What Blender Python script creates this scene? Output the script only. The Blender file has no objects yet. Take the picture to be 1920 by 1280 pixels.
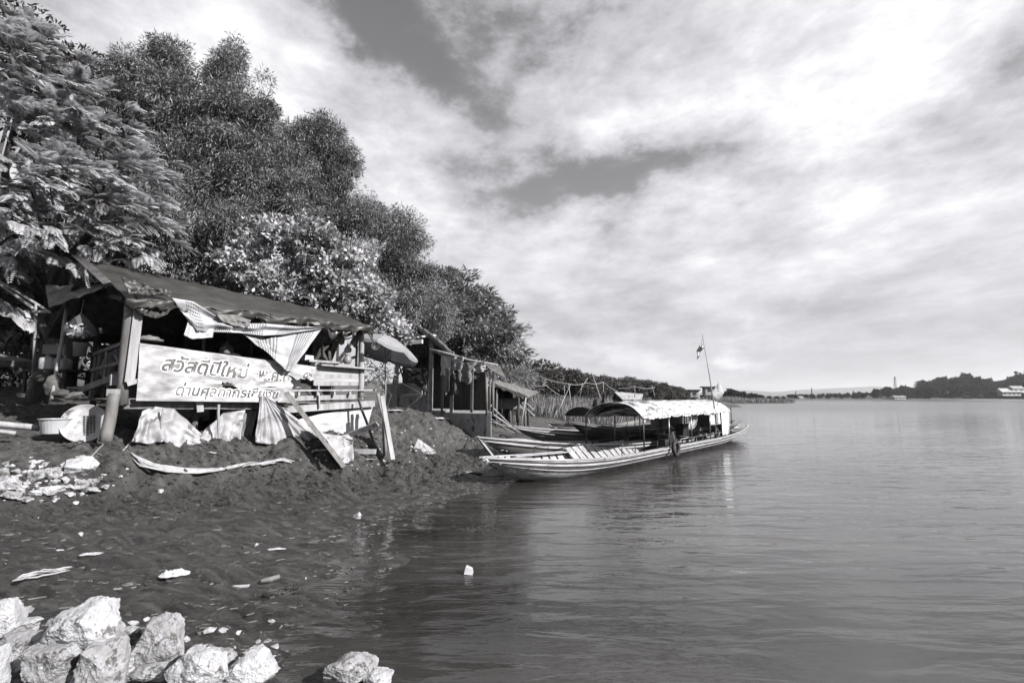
import bpy, bmesh, math, random
import numpy as np
from mathutils import Vector, Matrix, Euler, noise as mnoise
random.seed(7)
RG = np.random.default_rng(11)
SC = bpy.context.scene
COL = SC.collection
R = math.radians
HC = 2.1                      # eye height above the river
F = 960.0                     # focal length in photo pixels (18 mm lens)
HOR = 748.0                   # row of the horizon
PITCH = math.atan((HOR-640)/F)
CP, SP = math.cos(PITCH), math.sin(PITCH)

# ---------------------------------------------------------------- points
def ray(px, py):
    u = (px-960)/F; v = (640-py)/F
    return Vector((u, CP-v*SP, SP+v*CP))
def at(px, py, Y):
    d = ray(px, py); k = Y/d.y
    return Vector((d.x*k, Y, HC+d.z*k))
def gz(px, py, z):
    d = ray(px, py); k = (z-HC)/d.z
    return Vector((d.x*k, d.y*k, z))
D1 = Vector((0.687, 0.727, 0)); N1 = Vector((-0.727, 0.687, 0)); O1 = Vector((-7.05, 9.4, 0))
def S(s, t, z): return O1 + D1*s + N1*t + Vector((0, 0, z))
def W(px, py, t=0.0):
    """point on the stall's long wall plane, t metres inland of its front"""
    d = ray(px, py); o = O1+N1*t
    k = (o.x*N1.x+o.y*N1.y)/(d.x*N1.x+d.y*N1.y)
    return Vector((d.x*k, d.y*k, HC+d.z*k))
C2 = Vector((-0.79, 18.0, 0))
D2 = Vector((-.035, .999, 0))
def H2(a, b, z): return C2 + N1*a + D2*b + Vector((0, 0, z))

# ---------------------------------------------------------------- numpy noise
def _h(ix, iy, iz, s):
    n = (ix*374761393 + iy*668265263 + iz*2147483647 + s*1442695041) & 0xffffffff
    n = ((n ^ (n >> 13))*1274126177) & 0xffffffff
    n = (n ^ (n >> 16)) & 0xffff
    return n/65535.0
def vn(x, y, z=0.0, s=1):
    x, y, z = np.broadcast_arrays(np.asarray(x, float), np.asarray(y, float), np.asarray(z, float))
    ix, iy, iz = [np.floor(a).astype(np.int64) for a in (x, y, z)]
    fx, fy, fz = x-ix, y-iy, z-iz
    fx, fy, fz = [f*f*(3-2*f) for f in (fx, fy, fz)]
    r = 0
    for dx in (0, 1):
        for dy in (0, 1):
            for dz in (0, 1):
                w = (fx if dx else 1-fx)*(fy if dy else 1-fy)*(fz if dz else 1-fz)
                r = r + w*_h(ix+dx, iy+dy, iz+dz, s)
    return r*2-1
def fbm(x, y, z=0.0, s=1, o=4):
    r = 0; a = 1.0; f = 1.0
    for i in range(o):
        r = r+a*vn(np.asarray(x)*f, np.asarray(y)*f, np.asarray(z)*f, s+i); a *= .5; f *= 2.03
    return r
def n1(x, y=0.0, z=0.0, s=1): return max(-1, min(1, mnoise.noise(Vector((x+s*17.3, y+s*5.7, z+s*9.1)))*1.6))

# ---------------------------------------------------------------- tags
def tag(o, label=None, cat=None, group=None, kind=None):
    if label: o['label'] = label
    if cat: o['category'] = cat
    if group: o['group'] = group
    if kind: o['kind'] = kind
    return o
def thing(name, label, cat, loc=(0, 0, 0), rz=0, group=None):
    o = bpy.data.objects.new(name, None); COL.objects.link(o)
    o.empty_display_size = .2
    o.location = loc; o.rotation_euler = (0, 0, rz)
    return tag(o, label, cat, group)
def copy_tree(o, parent=None):
    c = o.copy(); COL.objects.link(c); c.parent = parent
    for ch in list(o.children): copy_tree(ch, c)
    return c

# ---------------------------------------------------------------- mesh builder (world coordinates by default)
class MB:
    def __init__(s): s.v = []; s.f = []; s.uv = []; s.hasuv = False
    def add(s, vs, fs, uv=None):
        n = len(s.v); s.v += [tuple(p) for p in vs]; s.f += [tuple(i+n for i in f) for f in fs]
        s.uv += (list(uv) if uv is not None else [(0, 0)]*len(vs))
        if uv is not None: s.hasuv = True
        return s
    def box(s, c, size, rz=0, M=None, jit=0):
        hx, hy, hz = [a/2 for a in size]
        M = M or Matrix.Rotation(rz, 3, 'Z')
        vs = []
        for z in (-hz, hz):
            for (x, y) in ((-hx, -hy), (hx, -hy), (hx, hy), (-hx, hy)):
                p = M @ Vector((x, y, z)) + Vector(c)
                if jit: p += Vector((random.uniform(-jit, jit), random.uniform(-jit, jit), random.uniform(-jit, jit)))
                vs.append(p)
        return s.add(vs, [(0, 3, 2, 1), (4, 5, 6, 7), (0, 1, 5, 4), (1, 2, 6, 5), (2, 3, 7, 6), (3, 0, 4, 7)])
    def beam(s, a, b, w, h, up=(0, 0, 1), jit=0):
        """board from a to b, w across, h along up"""
        a, b = Vector(a), Vector(b); d = b-a; L = d.length; d.normalize()
        u = Vector(up); u = (u-d*u.dot(d))
        if u.length < 1e-4: u = Vector((N1.x, N1.y, 0)); u = u-d*u.dot(d)
        u.normalize(); r = d.cross(u)
        M = Matrix((d, r, u)).transposed()
        return s.box((a+b)/2, (L, w, h), M=M, jit=jit)
    def tube(s, pts, r, seg=7, cap=True):
        pts = [Vector(p) for p in pts]; n = len(pts)
        rs = r if isinstance(r, (list, tuple)) else [r]*n
        ref = Vector((0, 0, 1)); vs = []; fs = []
        for i, p in enumerate(pts):
            t = (pts[min(i+1, n-1)]-pts[max(i-1, 0)]).normalized()
            rr = ref if abs(t.dot(ref)) < .9 else Vector((1, 0, 0))
            a = t.cross(rr).normalized(); b = t.cross(a)
            for k in range(seg):
                an = 2*math.pi*k/seg
                vs.append(p+(a*math.cos(an)+b*math.sin(an))*rs[i])
        for i in range(n-1):
            for k in range(seg):
                k2 = (k+1) % seg
                fs.append((i*seg+k, i*seg+k2, (i+1)*seg+k2, (i+1)*seg+k))
        if cap:
            fs.append(tuple(range(seg))[::-1]); fs.append(tuple((n-1)*seg+k for k in range(seg)))
        return s.add(vs, fs)
    def grid(s, fn, nu, nv, keep=None):
        vs = []; uv = []; fs = []
        for j in range(nv+1):
            for i in range(nu+1):
                u, v = i/nu, j/nv
                vs.append(fn(u, v)); uv.append((u, v))
        for j in range(nv):
            for i in range(nu):
                if keep and not keep((i+.5)/nu, (j+.5)/nv): continue
                a = j*(nu+1)+i
                fs.append((a, a+1, a+nu+2, a+nu+1))
        return s.add(vs, fs, uv)
    def lathe(s, prof, c, seg=16, axis=None, M=None):
        """prof: (r, z) list"""
        M = M or Matrix.Identity(3); vs = []; fs = []; n = len(prof)
        for (r, z) in prof:
            for k in range(seg):
                a = 2*math.pi*k/seg
                vs.append(M @ Vector((r*math.cos(a), r*math.sin(a), z))+Vector(c))
        for i in range(n-1):
            for k in range(seg):
                k2 = (k+1) % seg
                fs.append((i*seg+k, i*seg+k2, (i+1)*seg+k2, (i+1)*seg+k))
        return s.add(vs, fs)
    def torus(s, c, R0, r0, M, seg=24, sec=8):
        vs = []; fs = []
        for i in range(seg):
            a = 2*math.pi*i/seg
            for k in range(sec):
                b = 2*math.pi*k/sec
                vs.append(M @ Vector(((R0+r0*math.cos(b))*math.cos(a), (R0+r0*math.cos(b))*math.sin(a), r0*math.sin(b)))+Vector(c))
        for i in range(seg):
            for k in range(sec):
                i2, k2 = (i+1) % seg, (k+1) % sec
                fs.append((i*sec+k, i2*sec+k, i2*sec+k2, i*sec+k2))
        return s.add(vs, fs)
    def build(s, name, m, parent=None, smooth=False, local=False, label=None, cat=None, group=None, kind=None, thick=0, bevel=0):
        me = bpy.data.meshes.new(name)
        off = Vector((0, 0, 0))
        if parent is not None and not local:
            p = parent
            while p is not None: off += p.location; p = p.parent
        vs = s.v if local else [(x-off.x, y-off.y, z-off.z) for x, y, z in s.v]
        loc = None
        if parent is None and not local and kind != 'structure' and s.v:
            a = np.array(s.v); c = a.mean(0); c[2] = a[:, 2].min(); loc = tuple(c)
            vs = [tuple(q) for q in (a-c)]
        me.from_pydata(vs, [], s.f)
        if s.hasuv:
            ul = me.uv_layers.new(name='UVMap')
            li = np.zeros(len(me.loops), dtype=np.int64); me.loops.foreach_get('vertex_index', li)
            ul.data.foreach_set('uv', np.array(s.uv, dtype=np.float32)[li].ravel())
        if smooth: me.polygons.foreach_set('use_smooth', [True]*len(me.polygons))
        me.materials.append(m); me.update()
        o = bpy.data.objects.new(name, me); COL.objects.link(o); o.parent = parent
        if loc: o.location = loc
        if thick:
            md = o.modifiers.new('t', 'SOLIDIFY'); md.thickness = thick; md.offset = 0
        if bevel:
            md = o.modifiers.new('b', 'BEVEL'); md.width = bevel; md.segments = 1
        tag(o, label, cat, group, kind)
        return o

# ---------------------------------------------------------------- materials
ALB = .62
def tint(v, k_=None):
    """grey with the print's slight toning: warm in dark surfaces, cool in light ones"""
    k = max(0, min(1, (v-.03)/.35)); v = v*(ALB if k_ is None else k_)
    w = (1.05, 1.0, .94); c = (.985, .98, 1.025)
    return tuple(v*(w[i]*(1-k)+c[i]*k) for i in range(3))+(1,)
MATS = {}
def nn(nt, t, **kw):
    n = nt.nodes.new(t)
    for k, v in kw.items():
        if k in n.inputs: n.inputs[k].default_value = v
        else: setattr(n, k, v)
    return n
def mat(name, lo, hi, rough=.8, scale=3.0, stretch=(1, 1, 1), detail=6, bump=.2, bscale=None, spec=.4, metal=0, bdist=.02, contrast=(.35, .65), coord='Object', wear=None, trans=0, dirt=None):
    m = bpy.data.materials.new(name); m.use_nodes = True; nt = m.node_tree
    b = nt.nodes['Principled BSDF']
    tc = nn(nt, 'ShaderNodeTexCoord')
    mp = nn(nt, 'ShaderNodeMapping'); mp.inputs['Scale'].default_value = stretch
    nt.links.new(tc.outputs[coord], mp.inputs['Vector'])
    no = nn(nt, 'ShaderNodeTexNoise'); no.inputs['Scale'].default_value = scale; no.inputs['Detail'].default_value = detail; no.inputs['Roughness'].default_value = .62
    nt.links.new(mp.outputs[0], no.inputs['Vector'])
    cr = nn(nt, 'ShaderNodeValToRGB'); e = cr.color_ramp.elements
    e[0].position, e[1].position = contrast; e[0].color = tint(lo); e[1].color = tint(hi)
    nt.links.new(no.outputs['Fac'], cr.inputs[0])
    out = cr.outputs[0]
    if wear:   # wear = (colour value, scale, threshold)
        n2 = nn(nt, 'ShaderNodeTexNoise'); n2.inputs['Scale'].default_value = wear[1]; n2.inputs['Detail'].default_value = 9; n2.inputs['Roughness'].default_value = .7
        nt.links.new(mp.outputs[0], n2.inputs['Vector'])
        c2 = nn(nt, 'ShaderNodeValToRGB'); c2.color_ramp.elements[0].position = wear[2]; c2.color_ramp.elements[1].position = wear[2]+.06
        nt.links.new(n2.outputs['Fac'], c2.inputs[0])
        mx = nn(nt, 'ShaderNodeMixRGB'); mx.inputs[2].default_value = tint(wear[0])
        nt.links.new(c2.outputs[0], mx.inputs[0]); nt.links.new(out, mx.inputs[1]); out = mx.outputs[0]
    nt.links.new(out, b.inputs['Base Color'])
    b.inputs['Roughness'].default_value = rough; b.inputs['Specular IOR Level'].default_value = spec; b.inputs['Metallic'].default_value = metal
    if bump:
        bn = nn(nt, 'ShaderNodeTexNoise'); bn.inputs['Scale'].default_value = bscale or scale*3; bn.inputs['Detail'].default_value = 8; bn.inputs['Roughness'].default_value = .65
        nt.links.new(mp.outputs[0], bn.inputs['Vector'])
        bp = nn(nt, 'ShaderNodeBump'); bp.inputs['Strength'].default_value = bump; bp.inputs['Distance'].default_value = bdist
        nt.links.new(bn.outputs['Fac'], bp.inputs['Height']); nt.links.new(bp.outputs[0], b.inputs['Normal'])
    if trans:
        tr = nn(nt, 'ShaderNodeBsdfTranslucent'); nt.links.new(out, tr.inputs[0])
        ms = nn(nt, 'ShaderNodeMixShader'); ms.inputs[0].default_value = trans
        nt.links.new(b.outputs[0], ms.inputs[1]); nt.links.new(tr.outputs[0], ms.inputs[2])
        nt.links.new(ms.outputs[0], nt.nodes['Material Output'].inputs[0])
    MATS[name] = m
    return m
def leafmat(name, lo, hi, trans=.25, rough=.5, spec=.35):
    m = bpy.data.materials.new(name); m.use_nodes = True; nt = m.node_tree
    b = nt.nodes['Principled BSDF']
    a = nn(nt, 'ShaderNodeAttribute'); a.attribute_name = 'var'
    cr = nn(nt, 'ShaderNodeValToRGB'); e = cr.color_ramp.elements
    e[0].color = tint(lo); e[1].color = tint(hi)
    nt.links.new(a.outputs['Fac'], cr.inputs[0]); nt.links.new(cr.outputs[0], b.inputs['Base Color'])
    b.inputs['Roughness'].default_value = rough; b.inputs['Specular IOR Level'].default_value = spec
    tr = nn(nt, 'ShaderNodeBsdfTranslucent'); nt.links.new(cr.outputs[0], tr.inputs[0])
    ms = nn(nt, 'ShaderNodeMixShader'); ms.inputs[0].default_value = trans
    nt.links.new(b.outputs[0], ms.inputs[1]); nt.links.new(tr.outputs[0], ms.inputs[2])
    nt.links.new(ms.outputs[0], nt.nodes['Material Output'].inputs[0])
    return m
M_wood_l = mat('weathered pale wood', .26, .46, .85, 6, (1, 1, .12), bump=.35, wear=(.13, 5, .6))
M_wood_lx = mat('weathered pale boards', .3, .5, .85, 6, (.25, .25, 2.5), bump=.3, wear=(.12, 4, .62))
M_wood_m = mat('grey wood', .10, .22, .85, 7, (1, 1, .2), bump=.35)
M_wood_d = mat('dark wood', .025, .06, .8, 7, (1, 1, .3), bump=.3)
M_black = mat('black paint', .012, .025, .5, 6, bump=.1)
M_bark = mat('tree bark', .05, .12, .95, 8, (1, 1, .3), bump=.8, bdist=.04)
M_tarp_d = mat('dark roof tarpaulin', .036, .07, .42, 2.2, (1, 1, 1), bump=.35, bscale=9, spec=.35, wear=(.09, 3.5, .66), bdist=.03)
M_tarp_b = mat('black plastic sheet', .015, .04, .35, 4, bump=.3, bscale=8, spec=.5)
M_tarp_l = mat('pale plastic sheet', .32, .60, .6, 2.5, bump=.6, bscale=5, wear=(.14, 3.5, .55), trans=.12, bdist=.03)
M_tarp_w = mat('white worn canvas', .5, .68, .6, 3, bump=.3, bscale=6, wear=(.28, 4, .66), trans=.1)
M_tin = mat('rusty tin sheet', .10, .24, .55, 5, metal=.4, bump=.2, wear=(.06, 6, .58))
M_conc = mat('stained concrete', .24, .40, .9, 4, bump=.35, wear=(.07, 3, .58))
M_conc_l = mat('pale concrete', .5, .7, .9, 5, bump=.3, wear=(.15, 6, .62))
M_plast_g = mat('grey plastic', .18, .26, .45, 3, bump=.05)
M_plast_l = mat('pale plastic', .38, .5, .4, 4, bump=.08, wear=(.25, 5, .63))
M_metal = mat('dull metal', .18, .32, .35, 5, metal=.7, bump=.1)
M_rope = mat('pale rope', .25, .4, .9, 20, bump=.3)
M_pole = mat('bamboo pole', .22, .4, .7, 6, (1, 1, .3), bump=.2)
M_rock = mat('pale limestone', .36, .64, .85, 5, detail=12, bump=1, bscale=9, contrast=(.33, .6), wear=(.14, 7, .58), bdist=.07)
M_rock_g = mat('grey limestone', .24, .50, .85, 6, detail=12, bump=1, bscale=10, contrast=(.33, .62), wear=(.10, 8, .54), bdist=.07)
M_cloth_d = mat('dark cloth', .05, .09, .9, 5, bump=.2)
M_cloth_m = mat('grey cloth', .16, .24, .9, 5, bump=.3)
M_sack = mat('woven sack', .09, .16, .8, 9, bump=.8, bscale=6, bdist=.05, wear=(.05, 4, .55))
M_skin = mat('skin', .16, .2, .6, 5, bump=.05)
M_hair = mat('hair', .008, .015, .5, 30, bump=.3)
M_rubber = mat('old rubber', .012, .03, .7, 8, bump=.3)
M_hull_l = mat('weathered hull planks', .38, .78, .8, 2.2, (1, 3, 1.6), detail=10, bump=.4, contrast=(.36, .6), wear=(.10, 3.2, .57))
M_hull_w = mat('worn white boat paint', .30, .52, .6, 4, (.4, 1, 2), bump=.2, wear=(.15, 5, .6))
M_hull_d = mat('dark hull', .03, .08, .6, 3, (.3, 1, 2), bump=.3, wear=(.15, 4, .66))
M_hull_g = mat('grey boat paint', .10, .2, .7, 4, (.4, 1, 2), bump=.25, wear=(.3, 4, .62))
# ================================================================ GROUND
SHX = np.array([(-1.0, -30), (-1.2, -6), (-1.25, 0), (-1.5, 2.5), (-1.65, 3.8), (-1.95, 5.8), (-2.0, 8.0), (-1.85, 10), (-1.2, 12), (-.3, 13.6), (.8, 17), (2.6, 22), (5, 30), (12, 50), (31, 100), (60, 170), (92, 240), (156, 284), (158, 290), (120, 320), (60, 420), (-100, 560), (-900, 650)], float)
def smooth(a, b, x):
    t = np.clip((x-a)/(b-a), 0, 1); return t*t*(3-2*t)
def ground_z(x, y, detail=True):
    x = np.asarray(x, float); y = np.asarray(y, float)
    xs = np.interp(y, SHX[:, 1], SHX[:, 0])
    sl = (np.interp(y+.6, SHX[:, 1], SHX[:, 0])-np.interp(y-.6, SHX[:, 1], SHX[:, 0]))/1.2
    wob = (fbm(x*.8, y*.8, s=5, o=3)*.30+fbm(x*2.6, y*2.6, s=6, o=3)*.12)*smooth(2, 4, y)
    d = (xs-x)/np.sqrt(1+sl*sl)+wob
    # near profile: flat mud, then the bank in front of the stall
    front = -((x-O1.x)*N1.x+(y-O1.y)*N1.y)      # metres in front of the stall wall
    along = (x-O1.x)*D1.x+(y-O1.y)*D1.y
    flat = np.interp(d, [-40, -6, -1, 0, 2, 4.2, 6, 9], [-3, -1.2, -.22, 0, .2, .42, .55, .6])
    ft = 1.25+.35*smooth(.5, 4, along)+fbm(along*.9, 3.3, s=31, o=3)*.3
    bank = smooth(ft+.15, .05, front+fbm(x*2.3, y*2.3, s=8, o=3)*.15)
    top = 1.30+np.clip(-front, 0, 12)*.10+smooth(4.6, 7, along)*.45
    A = flat+(top-flat)*bank*smooth(-.3, 1.2, d)
    B = np.interp(d, [-40, -6, -1, 0, 1.2, 2.2, 3.2, 4.5, 9, 22], [-3, -1.2, -.25, 0, .28, .62, 1.2, 1.75, 2.2, 4.2])
    C = np.interp(d, [-60, -6, -1, 0, 3, 6, 12, 30, 80], [-3, -1.2, -.2, 0, .75, 1.15, 1.7, 3.2, 7])
    w1 = smooth(4.2, 6.6, along)*smooth(11, 12.5, y)
    w2 = smooth(17, 24, y)
    z = A*(1-w1)+B*w1
    z = z*(1-w2)+C*w2
    z = np.where(y > 200, np.minimum(z, .6+np.clip(d-20, 0, 60)*.08), z)
    far = smooth(640, 700, y+np.abs(x)*.0)*5-1.5+np.clip((x-420)/160, 0, 1)*smooth(660, 760, y)*6
    z = np.where(y > 560, np.maximum(z, far), z)
    z = np.clip(z, -2.0, 9)
    if detail:
        near = smooth(40, 18, y)
        land = smooth(-.35, .25, d)
        bm = np.clip(bank*(1-bank)*4, 0, 1)*(1-w1)*(1-w2)
        slope = np.clip(bm+w1*(1-w2)*smooth(.3, 1.2, d)*.8, 0, 1)
        cl = fbm(x*3.1, y*3.1, z*3, s=12, o=5)
        cl2 = np.abs(fbm(x*7, y*7, s=15, o=3))
        z = z+near*land*slope*(cl*.15-cl2*.07)
        mound = (1-slope)*near*land
        z = z+mound*fbm(x*1.3, y*1.3, s=21, o=3)*.025
        # wet ripples dragged along the flat
        a = x*.93+y*.36; b = -x*.36+y*.93
        st = fbm(a*1.5, b*5.5, s=41, o=3)
        pock = np.clip(np.abs(fbm(a*1.1, b*4.5, s=43, o=3))-.12, -.12, .3)
        z = z+mound*(np.clip(st-.02, -.25, 1)*.060-np.clip(.1-pock, 0, .2)*.12+fbm(a*6, b*14, s=47, o=3)*.014+fbm(x*6, y*7.5, s=81, o=4)*.024-np.clip(fbm(x*2.6, y*3.4, s=85, o=3)-.45, 0, .3)*.22)
        z = z+mound*smooth(-.9, -.1, d)*smooth(3.2, 1.2, d)*(fbm(a*.9, b*2.4, s=71, o=3)*.055-.01)+smooth(-1.2, -.3, d)*(1-land)*near*(fbm(a*.8, b*2, s=73, o=3)*.10+.03)
        up = smooth(1.0, 1.3, z)*near*(1-slope)
        z = z+up*fbm(x*6, y*6, s=55, o=4)*.03
        z = z+smooth(20, 60, y)*smooth(.1, .6, z)*smooth(400, 200, y)*fbm(x*.2, y*.2, s=61)*.25
    return z
GC = {}
import bisect
def gnd(x, y):
    X, Y, Z = GC['x'], GC['y'], GC['z']
    i = max(0, min(len(X)-2, bisect.bisect_right(X, x)-1)); j = max(0, min(len(Y)-2, bisect.bisect_right(Y, y)-1))
    u = (x-X[i])/(X[i+1]-X[i]); v = (y-Y[j])/(Y[j+1]-Y[j])
    return float((Z[j, i]*(1-u)+Z[j, i+1]*u)*(1-v)+(Z[j+1, i]*(1-u)+Z[j+1, i+1]*u)*v)
def grow(a, step, end, k=1.13):
    o = []; s = step
    while a < end: s *= k; a += s; o.append(a)
    return o
def make_ground():
    xd = list(np.arange(-13, .3, .034)); yd = list(np.arange(1.6, 14.5, .034))
    xs = np.array([-v for v in grow(13, .042, 9000)][::-1]+xd+[v for v in grow(.3, .05, 9000, 1.12)])
    ys = np.array([-v for v in grow(-1.6, .08, 300, 1.3)][::-1]+yd+grow(14.5, .05, 14000, 1.045))
    X, Y = np.meshgrid(xs, ys)
    Z = ground_z(X.ravel(), Y.ravel())
    GC['x'], GC['y'], GC['z'] = xs.tolist(), ys.tolist(), Z.reshape(len(ys), len(xs))
    return grid_obj('ground', X.ravel(), Y.ravel(), Z, len(xs), len(ys))
def grid_obj(name, x, y, z, nx, ny):
    me = bpy.data.meshes.new(name)
    co = np.stack([x, y, z], 1).astype(np.float32)
    i = np.arange(nx-1)[None, :]+np.arange(ny-1)[:, None]*nx
    f = np.stack([i, i+1, i+nx+1, i+nx], -1).reshape(-1, 4).astype(np.int32)
    me.vertices.add(len(co)); me.vertices.foreach_set('co', co.ravel())
    me.loops.add(f.size); me.loops.foreach_set('vertex_index', f.ravel())
    me.polygons.add(len(f)); me.polygons.foreach_set('loop_start', np.arange(0, f.size, 4, dtype=np.int32))
    me.polygons.foreach_set('use_smooth', np.ones(len(f), bool))
    me.update(calc_edges=True)
    o = bpy.data.objects.new(name, me); COL.objects.link(o)
    return o
def mud_material():
    m = bpy.data.materials.new('river mud and soil'); m.use_nodes = True; nt = m.node_tree; L = nt.links.new
    b = nt.nodes['Principled BSDF']
    g = nn(nt, 'ShaderNodeNewGeometry'); sx = nn(nt, 'ShaderNodeSeparateXYZ'); L(g.outputs['Position'], sx.inputs[0])
    def noise(scale, vec=None, det=8, ro=.65):
        n = nn(nt, 'ShaderNodeTexNoise'); n.inputs['Scale'].default_value = scale; n.inputs['Detail'].default_value = det; n.inputs['Roughness'].default_value = ro
        L(vec or g.outputs['Position'], n.inputs['Vector']); return n.outputs['Fac']
    def ramp(src, p, c):
        r = nn(nt, 'ShaderNodeValToRGB'); e = r.color_ramp.elements
        e[0].position, e[1].position = p; e[0].color, e[1].color = [tint(k) for k in c]; L(src, r.inputs[0]); return r.outputs[0]
    mp = nn(nt, 'ShaderNodeMapping'); mp.inputs['Rotation'].default_value = (0, 0, -.36); mp.inputs['Scale'].default_value = (.8, 5, 1)
    L(g.outputs['Position'], mp.inputs[0])
    dry = ramp(noise(6), (.38, .70), (.022, .13))
    wet = ramp(noise(3.0, mp.outputs[0]), (.40, .66), (.012, .085))
    mr = nn(nt, 'ShaderNodeMapRange'); mr.inputs[1].default_value = .45; mr.inputs[2].default_value = .8
    ad = nn(nt, 'ShaderNodeMath', operation='ADD'); ms = nn(nt, 'ShaderNodeMath', operation='MULTIPLY'); ms.inputs[1].default_value = .35
    L(noise(2.0), ms.inputs[0]); L(sx.outputs[2], ad.inputs[0]); L(ms.outputs[0], ad.inputs[1])
    sb = nn(nt, 'ShaderNodeMath', operation='SUBTRACT'); sb.inputs[1].default_value = .17; L(ad.outputs[0], sb.inputs[0]); L(sb.outputs[0], mr.inputs[0])
    mx = nn(nt, 'ShaderNodeMixRGB'); L(mr.outputs[0], mx.inputs[0]); L(wet, mx.inputs[1]); L(dry, mx.inputs[2])
    # bleached debris flecks
    fl = nn(nt, 'ShaderNodeTexNoise'); fl.inputs['Scale'].default_value = 22; fl.inputs['Detail'].default_value = 5; fl.inputs['Roughness'].default_value = .8; L(mp.outputs[0], fl.inputs['Vector'])
    fr = nn(nt, 'ShaderNodeValToRGB'); fr.color_ramp.elements[0].position = .66; fr.color_ramp.elements[1].position = .70; L(fl.outputs['Fac'], fr.inputs[0])
    m2 = nn(nt, 'ShaderNodeMixRGB'); m2.inputs[2].default_value = tint(.22); L(fr.outputs[0], m2.inputs[0]); L(mx.outputs[0], m2.inputs[1])
    # far pasture paler
    mf = nn(nt, 'ShaderNodeMapRange'); mf.inputs[1].default_value = 22; mf.inputs[2].default_value = 40; L(sx.outputs[1], mf.inputs[0])
    m3 = nn(nt, 'ShaderNodeMixRGB'); L(mf.outputs[0], m3.inputs[0]); L(m2.outputs[0], m3.inputs[1])
    L(ramp(noise(.6), (.35, .65), (.05, .13)), m3.inputs[2])
    L(m3.outputs[0], b.inputs['Base Color'])
    rr = nn(nt, 'ShaderNodeMapRange'); rr.inputs[3].default_value = .33; rr.inputs[4].default_value = .9; L(mr.outputs[0], rr.inputs[0])
    L(rr.outputs[0], b.inputs['Roughness']); b.inputs['Specular IOR Level'].default_value = .55
    bp = nn(nt, 'ShaderNodeBump'); bp.inputs['Strength'].default_value = 1; bp.inputs['Distance'].default_value = .07; L(noise(16, None, 12, .75), bp.inputs['Height'])
    b2 = nn(nt, 'ShaderNodeBump'); b2.inputs['Strength'].default_value = .6; b2.inputs['Distance'].default_value = .03; L(noise(5, mp.outputs[0], 6), b2.inputs['Height']); L(bp.outputs[0], b2.inputs['Normal'])
    L(b2.outputs[0], b.inputs['Normal'])
    return m
gr = make_ground(); gr.data.materials.append(mud_material()); tag(gr, kind='structure')

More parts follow.
